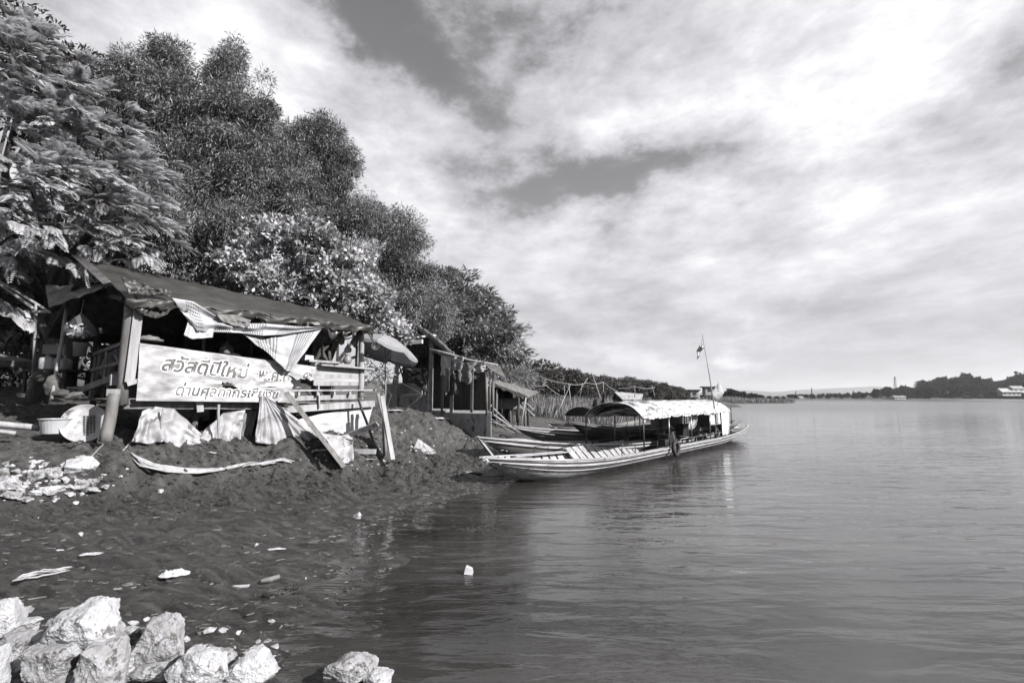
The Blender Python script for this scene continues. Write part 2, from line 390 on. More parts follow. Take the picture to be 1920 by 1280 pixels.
# water: one sheet with low real swell near the viewer and a fine ripple bump
def water_material():
    m = bpy.data.materials.new('river water'); m.use_nodes = True; nt = m.node_tree; L = nt.links.new
    b = nt.nodes['Principled BSDF']
    b.inputs['Base Color'].default_value = tint(.045); b.inputs['Roughness'].default_value = .04; b.inputs['IOR'].default_value = 1.46
    g = nn(nt, 'ShaderNodeNewGeometry')
    def layer(scale, sc, rot, det, ro, dist):
        mp = nn(nt, 'ShaderNodeMapping'); mp.inputs['Scale'].default_value = sc; mp.inputs['Rotation'].default_value = (0, 0, rot)
        L(g.outputs['Position'], mp.inputs[0])
        n = nn(nt, 'ShaderNodeTexNoise'); n.inputs['Scale'].default_value = scale; n.inputs['Detail'].default_value = det; n.inputs['Roughness'].default_value = ro; n.inputs['Distortion'].default_value = .4
        L(mp.outputs[0], n.inputs['Vector'])
        return n.outputs['Fac'], dist
    sn = nn(nt, 'ShaderNodeMapping'); sn.inputs['Scale'].default_value = (.10, .22, 1); sn.inputs['Rotation'].default_value = (0, 0, .6); L(g.outputs['Position'], sn.inputs[0])
    s2 = nn(nt, 'ShaderNodeTexNoise'); s2.inputs['Scale'].default_value = 1.5; s2.inputs['Detail'].default_value = 7; L(sn.outputs[0], s2.inputs['Vector'])
    sr = nn(nt, 'ShaderNodeValToRGB'); sr.color_ramp.elements[0].position = .38; sr.color_ramp.elements[1].position = .62; sr.color_ramp.elements[0].color = tint(.026); sr.color_ramp.elements[1].color = tint(.068); L(s2.outputs['Fac'], sr.inputs[0]); L(sr.outputs[0], b.inputs['Base Color'])
    prev = None
    # calm lanes and ruffled lanes
    mpl = nn(nt, 'ShaderNodeMapping'); mpl.inputs['Scale'].default_value = (.05, .12, 1); mpl.inputs['Rotation'].default_value = (0, 0, .5); L(g.outputs['Position'], mpl.inputs[0])
    nl = nn(nt, 'ShaderNodeTexNoise'); nl.inputs['Scale'].default_value = 1.6; nl.inputs['Detail'].default_value = 4; L(mpl.outputs[0], nl.inputs['Vector'])
    rl = nn(nt, 'ShaderNodeMapRange'); rl.inputs[1].default_value = .38; rl.inputs[2].default_value = .62; rl.inputs[3].default_value = .25; rl.inputs[4].default_value = 1; L(nl.outputs['Fac'], rl.inputs[0])
    sy = nn(nt, 'ShaderNodeSeparateXYZ'); L(g.outputs['Position'], sy.inputs[0])
    fade = nn(nt, 'ShaderNodeMapRange'); fade.interpolation_type = 'SMOOTHSTEP'; fade.inputs[1].default_value = 3.5; fade.inputs[2].default_value = 34; fade.inputs[3].default_value = 1; fade.inputs[4].default_value = .45; L(sy.outputs[1], fade.inputs[0])
    for k, (h, dist) in enumerate((layer(1.5, (.5, 1.6, 1), .12, 3, .45, .045), layer(4.2, (.5, 1.35, 1), -.15, 4, .5, .013), layer(15, (.6, 1.3, 1), .25, 3, .5, .004))):
        bp = nn(nt, 'ShaderNodeBump'); bp.inputs['Distance'].default_value = dist; bp.inputs['Strength'].default_value = 1
        if k:
            mq = nn(nt, 'ShaderNodeMath', operation='MULTIPLY'); L(rl.outputs[0], mq.inputs[0]); L(fade.outputs[0], mq.inputs[1]); L(mq.outputs[0], bp.inputs['Strength'])
        else: L(fade.outputs[0], bp.inputs['Strength'])
        L(h, bp.inputs['Height'])
        if prev: L(prev, bp.inputs['Normal'])
        prev = bp.outputs[0]
    rf_ = nn(nt, 'ShaderNodeMapRange'); rf_.interpolation_type = 'SMOOTHSTEP'; rf_.inputs[1].default_value = 14; rf_.inputs[2].default_value = 120; rf_.inputs[3].default_value = .035; rf_.inputs[4].default_value = .22; L(sy.outputs[1], rf_.inputs[0]); L(rf_.outputs[0], b.inputs['Roughness'])
    L(prev, b.inputs['Normal'])
    return m
xs = np.concatenate([-np.array(grow(5, .5, 7000, 1.3))[::-1], np.arange(-5, 12, .25), np.array(grow(12, .3, 9000, 1.2))])
ys = np.concatenate([-np.array(grow(-2, .3, 400, 1.4))[::-1], np.arange(2.2, 20, .25), np.array(grow(20, .3, 13000, 1.15))])
X, Y = np.meshgrid(xs, ys); X = X.ravel(); Y = Y.ravel()
wz = fbm(X*.35, Y*.8, s=77, o=3)*.004*smooth(40, 20, Y)
wo = grid_obj('river', X, Y, wz, len(xs), len(ys)); wo.data.materials.append(water_material()); tag(wo, kind='structure')

# hills far behind the far bank
def ridge(name, pts, Y, depth, m):
    """pts (px, py) of a ridge line at distance Y; rounded body with foothills both sides"""
    mb = MB(); pts = np.array(pts, float)
    x0, x1 = pts[0, 0], pts[-1, 0]
    def fn(u, v):
        px = x0+(x1-x0)*u
        py = np.interp(px, pts[:, 0], pts[:, 1])
        top = at(px, py, Y).z
        yy = Y+(v-.5)*depth
        h = math.exp(-((v-.5)/.24)**2)
        r = float(fbm(u*26, v*5, s=91, o=5))
        x = (px-960)/F*Y
        return (x, yy, -5+(top+5)*h*(1+.10*r*(1-h)*2)+r*top*.03)
    mb.grid(fn, 130, 22); return mb.build(name, m, smooth=True, kind='structure')
M_hill = mat('wooded hillside', .05, .10, 1, .004, bump=0)
ridge('hills', [(1180, 748), (1290, 738), (1340, 733), (1385, 731), (1440, 735), (1500, 731), (1560, 727), (1600, 726), (1630, 724), (1660, 729), (1720, 737), (1800, 741), (1950, 747)], 7800, 4000, M_hill)
ridge('hills', [(1400, 748), (1480, 739), (1540, 735), (1580, 737), (1680, 742), (1800, 746)], 5200, 2200, M_hill)
# ================================================================ FOLIAGE
def leaf_mesh(name, base, axis, side, L, Wd, var, m, parent=None, tris=False, kind=None, local_off=None, fold=.0):
    """diamond leaves: base, two sides, tip"""
    n = len(base); L = np.broadcast_to(L, (n,))[:, None]; Wd = np.broadcast_to(Wd, (n,))[:, None]
    mid = base+axis*L*.45
    up = np.cross(axis, side)
    v = np.stack([base, mid+side*Wd*.5+up*Wd*fold, base+axis*L, mid-side*Wd*.5+up*Wd*fold], 1).reshape(-1, 3)
    if local_off is not None: v = v-np.array(local_off)
    me = bpy.data.meshes.new(name)
    me.vertices.add(len(v)); me.vertices.foreach_set('co', v.astype(np.float32).ravel())
    me.loops.add(4*n); me.loops.foreach_set('vertex_index', np.arange(4*n, dtype=np.int32))
    me.polygons.add(n); me.polygons.foreach_set('loop_start', np.arange(0, 4*n, 4, dtype=np.int32))
    me.update(calc_edges=True)
    at_ = me.attributes.new('var', 'FLOAT', 'FACE'); at_.data.foreach_set('value', np.clip(var, 0, 1).astype(np.float32))
    me.materials.append(m)
    o = bpy.data.objects.new(name, me); COL.objects.link(o); o.parent = parent
    return o
def nrm(a): return a/np.maximum(np.linalg.norm(a, axis=-1, keepdims=True), 1e-6)
def rnd(n): return nrm(RG.normal(size=(n, 3)))
def pb(px, py, Y, r, ry=None, rz=None):
    """ellipsoid crown lobe located where the photo shows it; r in photo pixels"""
    c = at(px, py, Y); k = Y/F
    return (np.array(c), np.array((r*k, (ry or r)*k, (rz or r)*k)))
def crown_leaves(blobs, dens, clump_r, per, L, Wd, droop=.3, out=.7, flat=.6, upbias=.25, jitter=.5, fill=.25, spread=1.0, align=None, ragged=.16):
    """leaf positions over lumpy ellipsoids; returns base, axis, side, L, W, var"""
    B = []; A = []; V = []
    for c, r in blobs:
        bv = RG.normal()*.14
        area = 4*math.pi*((r[0]*r[1])**1.6/3+(r[0]*r[2])**1.6/3+(r[1]*r[2])**1.6/3)**(1/1.6)
        nc = max(4, int(area*dens))
        d = rnd(nc); d[:, 2] += upbias; d = nrm(d)
        rad = 1+RG.normal(size=(nc, 1))*ragged
        inner = RG.random((nc, 1)) < fill
        rad = np.where(inner, rad*RG.uniform(.35, .85, (nc, 1)), rad)
        cc = c+d*r*rad
        cr = clump_r*RG.uniform(.55, 1.35, nc)
        o = RG.normal(size=(nc, per, 3)); o = nrm(o)*RG.uniform(.3, 1, (nc, per, 1))**.5
        o[..., 2] *= flat
        p = cc[:, None]+o*cr[:, None, None]*spread
        a = o*out+d[:, None]*.5+RG.normal(size=o.shape)*jitter; a[..., 2] -= droop
        if align is not None: a = a+np.array(align)
        B.append(p.reshape(-1, 3)); A.append(nrm(a).reshape(-1, 3))
        cv = RG.normal(size=(nc, 1))*.14+.5+bv
        V.append((cv+RG.normal(size=(nc, per))*.16+o[..., 2]*.15).ravel())
    B = np.concatenate(B); A = np.concatenate(A); V = np.concatenate(V); n = len(B)
    upv = nrm(RG.normal(size=(n, 3))*.55+np.array((0, 0, 1.0)))
    side = nrm(np.cross(A, upv))
    l = L*RG.uniform(.6, 1.25, n); w = Wd*RG.uniform(.7, 1.2, n)
    return B, A, side, l, w, V
def branch_mb(mb, a, b, r0, r1, bend=.15, seg=7, n=6):
    a, b = Vector(a), Vector(b); pts = []; rs = []
    off = Vector(RG.normal(size=3))*bend*(b-a).length*.5
    for i in range(n+1):
        t = i/n; pts.append(a.lerp(b, t)+off*math.sin(t*math.pi)+Vector(RG.normal(size=3))*.01); rs.append(r0+(r1-r0)*t)
    mb.tube(pts, rs, seg)
    return pts
def lumpy(blobs, k=9, f=.42, core=.5, shoots=0):
    out = []
    for c, r in blobs:
        out.append((c, r*core)); n = max(4, int(k*(r[0]/1.3)**.8)); d = rnd(n); d[:, 2] = d[:, 2]*.8+.25; d[:, 1] -= .25; d = nrm(d)
        for i in range(n): out.append((c+d[i]*r*RG.uniform(.50, .86), r*f*RG.uniform(.6, 1.25)))
        for i in range(shoots):
            q = RG.normal(size=3)*.35; out.append((c+np.array((q[0]*r[0], q[1]*r[1], r[2]*RG.uniform(.85, 1.2))), np.array((.16, .16, .55))*r*RG.uniform(.7, 1.1)))
    return out
def tree(name, label, cat, blobs, leaf, lm, base=None, trunk_r=.16, limbs=True, group=None, multi=1, lump=None, **kw):
    cs = np.array([b[0] for b in blobs]); c = cs.mean(0)
    bx, by = (base if base is not None else (c[0], c[1]))
    z0 = gnd(bx, by)-.1
    t = thing(name, label, cat, (bx, by, z0), group=group)
    mb = MB(); bt = Vector((bx, by, z0)); low = min(b[0][2]-b[1][2]*.6 for b in blobs)
    fork = Vector((bx+(c[0]-bx)*.4, by+(c[1]-by)*.4, z0+max(.5, (low-z0)*.6)))
    for k in range(multi):
        o = Vector((RG.normal()*.35*(multi > 1), RG.normal()*.35*(multi > 1), 0))
        branch_mb(mb, bt+o, fork+o*1.8, trunk_r, trunk_r*.75, .05)
        for i, (bc, br) in enumerate(blobs):
            if multi > 1 and i % multi != k: continue
            p = branch_mb(mb, fork+o*1.8, bc, trunk_r*.6, trunk_r*.22, .15)
            if limbs:
                for q in range(4):
                    dd = Vector(RG.normal(size=3)); dd.z = abs(dd.z)*.6; dd.normalize()
                    branch_mb(mb, p[3], Vector(bc)+Vector((dd.x*br[0], dd.y*br[1], dd.z*br[2]))*.85, trunk_r*.25, .012, .1, 5, 4)
    mb.build('trunk', M_bark, t, smooth=True)
    if lump: blobs = lumpy(blobs, *lump)
    B, A, Sd, l, w, V = crown_leaves(blobs, L=leaf[0], Wd=leaf[1], **kw)
    leaf_mesh('crown', B, A, Sd, l, w, V, lm, t, local_off=t.location, fold=.12)
    return t
LM_bam = leafmat('bamboo leaves', .04, .40, .16)
LM_dark = leafmat('dark glossy leaves', .035, .14, .15, .4)
LM_mid = leafmat('mid grey leaves', .08, .34, .25)
LM_bright = leafmat('pale broad leaves', .16, .78, .22, .42)
LM_frond = leafmat('feathery frond leaflets', .10, .80, .35, .38)
LM_grass = leafmat('dry reeds', .12, .32, .3)
LM_fardark = leafmat('distant woodland', .012, .045, .1, .8)

# --- feathery tree at the left: every frond is a stalk with paired leaflets
def feather_tree():
    blobs = [pb(60, 150, 11.5, 95), pb(150, 250, 11.2, 95), pb(30, 300, 10.8, 120), pb(215, 360, 10.8, 85), pb(110, 400, 10.2, 110), pb(258, 440, 11.0, 58),
             pb(-60, 250, 11.5, 170), pb(-70, 430, 10.3, 130), pb(190, 450, 10.7, 70), pb(20, 100, 12, 70), pb(165, 325, 11.6, 110)]
    x, y = -12.6, 13.6
    t = thing('feathery_tree', 'large feathery-leaved tree overhanging the roof at the left edge', 'tree', (x, y, gnd(x, y)-.1))
    mb = MB(); base = Vector(t.location); fork = Vector((-11.9, 13.0, base.z+2.6))
    branch_mb(mb, base, fork, .26, .2, .05)
    tips = []
    for c, r in blobs:
        p = branch_mb(mb, fork, c, .13, .04, .12)
        for q in range(6):
            d = Vector(RG.normal(size=3)); d.normalize()
            branch_mb(mb, p[4], Vector(c)+Vector((d.x*r[0], d.y*r[1], d.z*r[2]))*.9, .035, .008, .1, 5, 4)
    mb.build('trunk', M_bark, t, smooth=True)
    nr = 0; B = []; A = []; Sd = []; L = []; Wd = []; V = []; st = MB()
    for c, r in blobs:
        n_t = int(42*(r[0]/1.1)**2)
        d = rnd(n_t); d[:, 1] -= .35; d[:, 0] += .25; d[:, 2] += .15; d = nrm(d)
        rad = 1+RG.normal(size=(n_t, 1))*.1
        rad = np.where(RG.random((n_t, 1)) < .3, rad*.72, rad)
        pos = c+d*r*rad
        for i in range(n_t):
            nf = RG.integers(5, 8); tv = RG.normal()*.15
            for k in range(nf):
                dr = d[i]*.5+np.array((.75, -.35, .12))+RG.normal(size=3)*np.array((.32, .32, .16)); dr = dr/np.linalg.norm(dr)
                Lf = RG.uniform(.38, .70)
                m_ = 15; s = (np.arange(m_)+1.2)/(m_+.8)
                pts = pos[i]+dr*Lf*s[:, None]; pts[:, 2] -= Lf*.38*s**2
                tan = dr[None]*Lf+np.stack([0*s, 0*s, -Lf*.76*s], 1); tan = nrm(tan)
                sd = nrm(np.cross(tan, (0, 0, 1.0)+RG.normal(size=3)*.25))
                wl = .21*np.sin(np.clip(s, .05, 1)**.75*math.pi*.93)*RG.uniform(.75, 1.1)+.02
                fv = .42+tv+RG.normal()*.14
                for sg in (-1, 1):
                    ax = nrm(sd*sg+tan*.45+np.array((0, 0, -.22)))
                    B.append(pts); A.append(ax); Sd.append(nrm(np.cross(ax, np.cross(tan, sd))+RG.normal(size=(m_, 3))*.1)); L.append(wl*.62); Wd.append(np.full(m_, Lf/m_*.86)); V.append(fv+s*.25+RG.normal(size=m_)*.05)
                nr += 1
    leaf_mesh('crown', np.concatenate(B), np.concatenate(A), np.concatenate(Sd), np.concatenate(L), np.concatenate(Wd), np.concatenate(V), LM_frond, t, local_off=t.location)
    # dark inner twiggery
    return t
feather_tree()
tree('evergreen_tree', 'dark broadleaf tree whose crown shows above the feathery tree', 'tree',
     [pb(10, 60, 17, 60), pb(115, 135, 17, 62), pb(40, 170, 17, 90), pb(150, 210, 17, 62), pb(180, 330, 17.5, 90)], (.22, .09), LM_dark, base=(-15.5, 17.5), dens=3.2, clump_r=.42, per=38, droop=.1, ragged=.14)
tree('bamboo_clump', 'tallest and widest bamboo clump, left of the pale bush', 'bamboo',
     [pb(280, 190, 17.5, 90, rz=80), pb(260, 330, 17, 85), pb(355, 230, 17, 90, rz=95), pb(345, 380, 16.5, 95), pb(440, 270, 17, 80, rz=90), pb(455, 350, 16.8, 85), pb(425, 150, 17.2, 34, rz=66), pb(410, 180, 17.2, 46, rz=60), pb(480, 210, 17.2, 46, rz=50),
      pb(500, 330, 17.5, 70, rz=90), pb(330, 460, 15.6, 85), pb(240, 420, 17, 80), pb(420, 430, 16, 70), pb(520, 410, 17.3, 70), pb(310, 130, 17.6, 55, rz=30), pb(235, 150, 17.6, 40, rz=35)],
     (.17, .028), LM_bam, base=(-10.5, 17.5), trunk_r=.07, multi=5, lump=(14, .34, .55, 2), dens=3.6, clump_r=.36, per=105, droop=.5, out=.9, flat=.75, fill=.12, ragged=.10)
tree('bamboo_clump', 'rounded bamboo clump with drooping plumes behind the right half of the pale bush', 'bamboo',
     [pb(575, 290, 19, 60, rz=62), pb(625, 300, 19, 48, rz=50), pb(560, 380, 18.5, 75), pb(630, 360, 19, 42), pb(600, 420, 19, 70), pb(660, 420, 19.5, 50), pb(655, 320, 19.5, 16, rz=34), pb(600, 250, 19, 40, rz=26)],
     (.17, .028), LM_bam, base=(-7.2, 19.6), trunk_r=.06, multi=4, lump=(11, .38, .55, 1), dens=3.9, clump_r=.34, per=100, droop=.6, out=.9, flat=.8, fill=.12, ragged=.09)
tree('leafy_bush', 'tall bush covered in pale broad leaves right behind the stall roof', 'bush',
     [pb(470, 500, 15, 58), pb(540, 450, 15, 62), pb(600, 480, 14.6, 66), pb(660, 520, 15, 56), pb(520, 540, 14.4, 62), pb(620, 570, 14.6, 60), pb(700, 560, 15.2, 44), pb(700, 610, 15.6, 46), pb(450, 560, 15.4, 52), pb(740, 625, 16.5, 34)],
     (.14, .095), LM_bright, base=(-6.2, 15.4), trunk_r=.1, multi=2, lump=(8, .38, .78), dens=6.5, clump_r=.24, per=34, droop=.25, out=.4, jitter=.8, fill=.15, ragged=.09)
tree('bamboo_clump', 'narrow bamboo clump right of the pale bush behind the tiled hut', 'bamboo',
     [pb(735, 440, 23, 50, rz=48), pb(775, 460, 23, 28, rz=40), pb(765, 520, 22.5, 42), pb(720, 500, 23, 55), pb(790, 580, 22, 50), pb(740, 580, 22.5, 50), pb(700, 410, 23, 45, rz=40), pb(800, 540, 22.5, 26, rz=30), pb(815, 620, 23, 44), pb(770, 640, 22.5, 44)],
     (.19, .035), LM_bam, base=(-4.8, 23.5), trunk_r=.06, multi=4, lump=(10, .40, .55, 1), dens=2.8, clump_r=.42, per=90, droop=.6, out=.9, flat=.8, ragged=.1)
tree('layered_tree', 'spreading tree with layered boughs, rightmost of the tall trees on the bank', 'tree',
     [pb(850, 530, 27, 34, rz=26), pb(885, 560, 27, 44, rz=18), pb(860, 590, 26, 50, rz=24), pb(925, 590, 27, 34, rz=16), pb(900, 620, 26, 56, rz=18), pb(950, 625, 27, 28, rz=11), pb(870, 650, 26.5, 50, rz=24), pb(935, 655, 27, 44, rz=16), pb(820, 600, 26, 40, rz=40), pb(968, 668, 27.5, 22, rz=9)],
     (.34, .09), LM_mid, base=(-3.0, 27.3), trunk_r=.2, dens=3.0, clump_r=.5, per=40, droop=.15, out=.8, flat=.45, align=(.35, 0, .05), ragged=.13)
tree('reed_bush', 'loose pale bush below the layered tree behind the low shed', 'bush',
     [pb(930, 700, 31, 34, rz=26), pb(965, 712, 32, 30, rz=22), pb(990, 722, 34, 24, rz=16), pb(900, 690, 30, 30)],
     (.5, .05), LM_grass, base=(-.6, 32), trunk_r=.05, multi=3, dens=2.0, clump_r=.55, per=44, droop=-.15, out=1, jitter=.6)
tree('round_tree', 'small dark round-topped tree standing alone beyond the reeds', 'tree',
     [pb(1008, 703, 56, 22, rz=18), pb(1035, 700, 57, 16, rz=15), pb(1022, 722, 56, 26, rz=16), pb(990, 718, 56, 14, rz=13)],
     (.42, .22), LM_dark, base=(3.4, 57), trunk_r=.2, dens=1.6, clump_r=.7, per=34, droop=.1)
tree('thicket_bush', 'shadowy undergrowth bush behind the stall between roof and trees', 'bush',
     [pb(-60, 620, 17, 90), pb(20, 640, 17.5, 80), pb(100, 620, 17.5, 80), pb(-140, 600, 16.5, 100), pb(-100, 480, 15, 110), pb(170, 660, 17, 60), pb(300, 520, 15.8, 60), pb(380, 540, 15.6, 60), pb(200, 520, 15, 80), pb(120, 520, 14.5, 80), pb(60, 600, 14.5, 70), pb(20, 560, 13.8, 80), pb(90, 640, 15, 60), pb(170, 600, 15.5, 70)],
     (.2, .1), LM_mid, base=(-10.6, 15.5), trunk_r=.08, multi=3, dens=4.2, clump_r=.4, per=34, droop=.2)
tree('leafy_shrub', 'low shrub growing under the parasol beside the concrete wall', 'shrub',
     [pb(700, 715, 17, 22, rz=26), pb(722, 700, 17.5, 16, rz=18), pb(690, 690, 17, 14)], (.12, .06), LM_bright, base=(-4.5, 17.2), trunk_r=.02, multi=3, dens=8, clump_r=.2, per=16)

# distant trees along the near bank beyond the boats
def proto_tree(name, label, m, seed, h=7.0, wd=5.0, flat=.45, group=None, n=11, dens=.55, per=30, leaf=(.6, .3)):
    t = thing(name, label, 'tree', (0, 0, 0), group=group)
    rg = np.random.default_rng(seed); mb = MB(); bl = []
    for i in range(n):
        a = rg.uniform(0, 6.28); q = rg.uniform(0, 1)**.6*wd*.42
        bl.append((np.array((math.cos(a)*q, math.sin(a)*q, h*rg.uniform(.5, .86)-q*.25)), np.array((wd*.24, wd*.24, wd*.24*flat*1.5))*rg.uniform(.75, 1.25)))
    f = Vector((0, 0, h*.3)); branch_mb(mb, (0, 0, -.3), f, h*.03, h*.022, .04)
    for c, r in bl: branch_mb(mb, f, c, h*.014, h*.005, .1, 5, 4)
    mb.build('trunk', M_bark, t, local=True, smooth=True)
    B, A, Sd, l, w, V = crown_leaves(bl, dens=dens, clump_r=wd*.13, per=per, L=leaf[0], Wd=leaf[1], droop=.1, flat=flat)
    leaf_mesh('crown', B, A, Sd, l, w, V, m, t, fold=.1)
    return t
LM_bank = leafmat('bank woodland leaves', .035, .13, .2)
protos = [proto_tree('bank_tree', None, LM_bank, 100+i, h=7.5, wd=[8, 6.5, 9, 7][i], flat=[.45, .6, .4, .5][i], group='trees of the long belt on the near bank', dens=.75, leaf=(.5, .26)) for i in range(4)]
used = [0]*4
def put(protos, used, k, x, y, s, rz, label, zs=1.0, z=None, group=None):
    o = protos[k] if not used[k] else copy_tree(protos[k])
    used[k] = 1
    o.location = (x, y, (gnd(x, y) if z is None else z)); o.rotation_euler.z = rz; o.scale = (s, s, s*zs); o['label'] = label
    return o
skyl = [(1045, 712, 75), (1062, 716, 72), (1082, 710, 80), (1102, 708, 88), (1122, 706, 95), (1140, 711, 92), (1160, 712, 105), (1180, 709, 112), (1196, 712, 120), (1212, 716, 128), (1228, 718, 138), (1244, 722, 150), (1258, 725, 162), (1271, 728, 176), (1283, 731, 190), (1293, 733, 205)]
for i, (px, py, Yd) in enumerate(skyl):
    x = (px-960)/F*Yd; z0 = gnd(x, Yd); top = at(px, py, Yd).z
    s = (top-z0)/7.5*1.06
    lab = 'tree in the long dark belt beyond the fishing poles, %s' % (
        ['next to the lone round tree', 'above the shed roof'][0 if i < 2 else 1] if i in (0, 1) else ['where the belt is highest', 'sloping down toward the river', 'at the far river end'][0 if i < 8 else 1 if i < 13 else 2])
    put(protos, used, i % 4, x, Yd, s, i*2.1, lab, 1.0)
for i, (px, Yd, sc) in enumerate([(1070, 62, .55), (1100, 66, .5), (1052, 66, .6), (1130, 78, .5), (1160, 84, .5), (1190, 92, .5), (1222, 108, .55), (1250, 125, .55), (1090, 70, .6), (1145, 90, .55), (1205, 110, .6)]):
    x = (px-960)/F*Yd
    put(protos, used, i % 4, x, Yd, sc, i*1.3, 'low front tree of the long belt, its crown reaching the tall grass')
# island woodland behind the white flag and the far bank
protos2 = [proto_tree('far_bank_tree', None, LM_fardark, 200+i, h=14, wd=[13, 17, 15][i], flat=[.8, .6, .7][i], group='trees of the wooded far bank', n=9, dens=.16, per=34, leaf=(1.6, .9)) for i in range(3)]
used2 = [0]*3
rr = np.random.default_rng(5)
isl = [(1362, 734, 300), (1374, 733, 305), (1386, 738, 310), (1400, 741, 315), (1412, 739, 320), (1424, 743, 320), (1440, 744, 330), (1454, 744, 330), (1468, 745, 330)]
for i, (px, py, Yd) in enumerate(isl):
    x = (px-960)/F*Yd; top = at(px, py, Yd).z
    put(protos2, used2, i % 3, x, Yd, max(.15, (top-.5)/14*1.08), i*1.7, 'dark tree on the grassy point behind the white flag', z=.3)
far = [(1480, 745), (1500, 743), (1520, 742), (1540, 741), (1560, 743), (1580, 741), (1600, 739), (1620, 737), (1640, 731), (1660, 729), (1680, 728), (1700, 731), (1715, 727), (1730, 718), (1750, 716), (1765, 719), (1785, 714), (1800, 712), (1812, 709), (1830, 718), (1850, 722), (1870, 719), (1885, 714), (1900, 711), (1915, 706), (1935, 704)]
fpx = [f[0] for f in far]; fpy = [f[1] for f in far]
far = [(px, float(np.interp(px, fpx, fpy))-1.5+2.2*n1(px*.13, 4.0)) for px in range(1474, 1945, 10)]
for i, (px, py) in enumerate(far):
    for row in range(3):
        Yd = 690+row*36+rr.uniform(-8, 8); pxx = px+rr.uniform(-7, 7)+row*5; x = (pxx-960)/F*Yd
        top = at(pxx, py+(2-row)*6*(748-py)/35+rr.uniform(-1.5, 1), Yd).z; z0 = max(.5, gnd(x, Yd)); s = max(.35, (top-z0)/14*1.05)
        s2 = min(s, 1.35)
        o = put(protos2, used2, int(rr.integers(3)), x, Yd, s2, rr.uniform(0, 6), 'dark tree on the far bank, %s' % ('on the low left stretch' if px < 1640 else 'around the lattice tower' if px < 1720 else 'on the rise in the middle' if px < 1840 else 'among the houses by the right edge'), zs=s/s2, z=z0-.5)

# tall grass
def grass(name, label, region, n, h, w, m, z_off=0):
    """region: function giving (x, y) arrays"""
    x, y = region(n); z = ground_z(x, y, True)
    ok = z > .03; x, y, z = x[ok], y[ok], z[ok]; n = len(x)
    B = np.stack([x, y, z-.03], 1)
    A = nrm(RG.normal(size=(n, 3))*.22+np.array((.12, 0, 1.0))); Sd = nrm(np.cross(A, nrm(RG.normal(size=(n, 3))))) 
    hh = h*RG.uniform(.5, 1.2, n)*(1+.3*vn(x*.3, y*.3, s=9))
    o = leaf_mesh(name, B, A, Sd, hh, np.full(n, w)*(1+y/80), RG.uniform(.1, 1, n), m)
    tag(o, label, 'grass', kind='stuff'); return o
def reg_a(n):
    Yd = RG.uniform(34, 150, n)**1; px = RG.uniform(940, 1330, n)
    x = (px-960)/F*Yd; return x, Yd
grass('tall_grass', 'tall pale grass on the bank between the sheds and the tree belt', reg_a, 60000, 1.0, .05, LM_grass)
def reg_b(n):
    Yd = RG.uniform(225, 300, n); px = RG.uniform(1230, 1500, n); return (px-960)/F*Yd, Yd
grass('tall_grass', 'pale grass covering the low point that ends the near bank', reg_b, 22000, 2.0, .10, LM_grass)
# ================================================================ RIVERSIDE STALL
BZ = 1.28
st = thing('riverside_stall', 'open wooden food stall on stilts with a dark tarpaulin roof, nearest building on the bank', 'stall', tuple(S(0, 0, BZ)))
def part(name, m, mb, parent=st, **kw): return mb.build(name, m, parent, **kw)
nr_, fr_ = W(160, 487, 1.5), W(655, 592, 1.5)
ne_, fe_ = W(236, 552, -.35), W(702, 612, -.35)
def wr(u, v, k=1.0): return float(fbm(u*9*k, v*4*k, s=3, o=3))
def roof_front(u, v):     # v 0 ridge .. 1 eave
    p = nr_.lerp(fr_, u).lerp(ne_.lerp(fe_, u), v)
    z = -.10*math.sin(math.pi*v)*(.6+.4*math.sin(u*14))*.6 + .022*wr(u*3, v*2)
    z += .03*math.sin((u*11+v*1.5)*2.3)*v*v
    if v > .9: z -= (v-.9)*1.0*abs(math.sin(u*31+1))*.5+.02*n1(u*30, v*9)
    q = p+Vector((0, 0, z))-N1*(.06*n1(u*22, 5.0)*max(0, v-.8)*5)
    return q
mb = MB(); mb.grid(roof_front, 110, 26)
# ragged tarpaulin lip folded over the eave
def lip(u, v):
    p = roof_front(u, 1.0); d = .10+.09*abs(n1(u*17, 2.2))+.08*max(0, n1(u*40, 1.1))
    return p+Vector((0, 0, -d*v))-N1*(.03*math.sin(v*3+u*60))+N1*(.05*v)
mb.grid(lip, 150, 4)
roof = part('roof', M_tarp_d, mb, smooth=True, thick=.012)
def tear(u, v):
    p = roof_front(u, .98); d = (.05+.26*max(0, n1(u*26, 7.7))**1.2)
    return p+Vector((0, 0, -.08-d*v))+N1*(.04+.05*n1(u*60, v*4))
mb = MB(); mb.grid(tear, 170, 4); mb.build('torn_edge', M_tarp_b, roof, smooth=True)
br_n, br_f = S(-.9, 3.5, 3.45), S(5.6, 3.3, 3.1)
def corr(a0, a1, b0, b1, nu, nv, amp, waves):
    def fn(u, v):
        p = a0.lerp(a1, u).lerp(b0.lerp(b1, u), v)
        return p+Vector((0, 0, amp*math.sin(u*waves*2*math.pi)))
    return fn
mb = MB(); mb.grid(corr(nr_+Vector((0, 0, -.03)), fr_+Vector((0, 0, -.03)), br_n, br_f, 220, 3, 0, 60), 220, 3); part('back_roof', M_tin, mb, smooth=True, thick=.01)
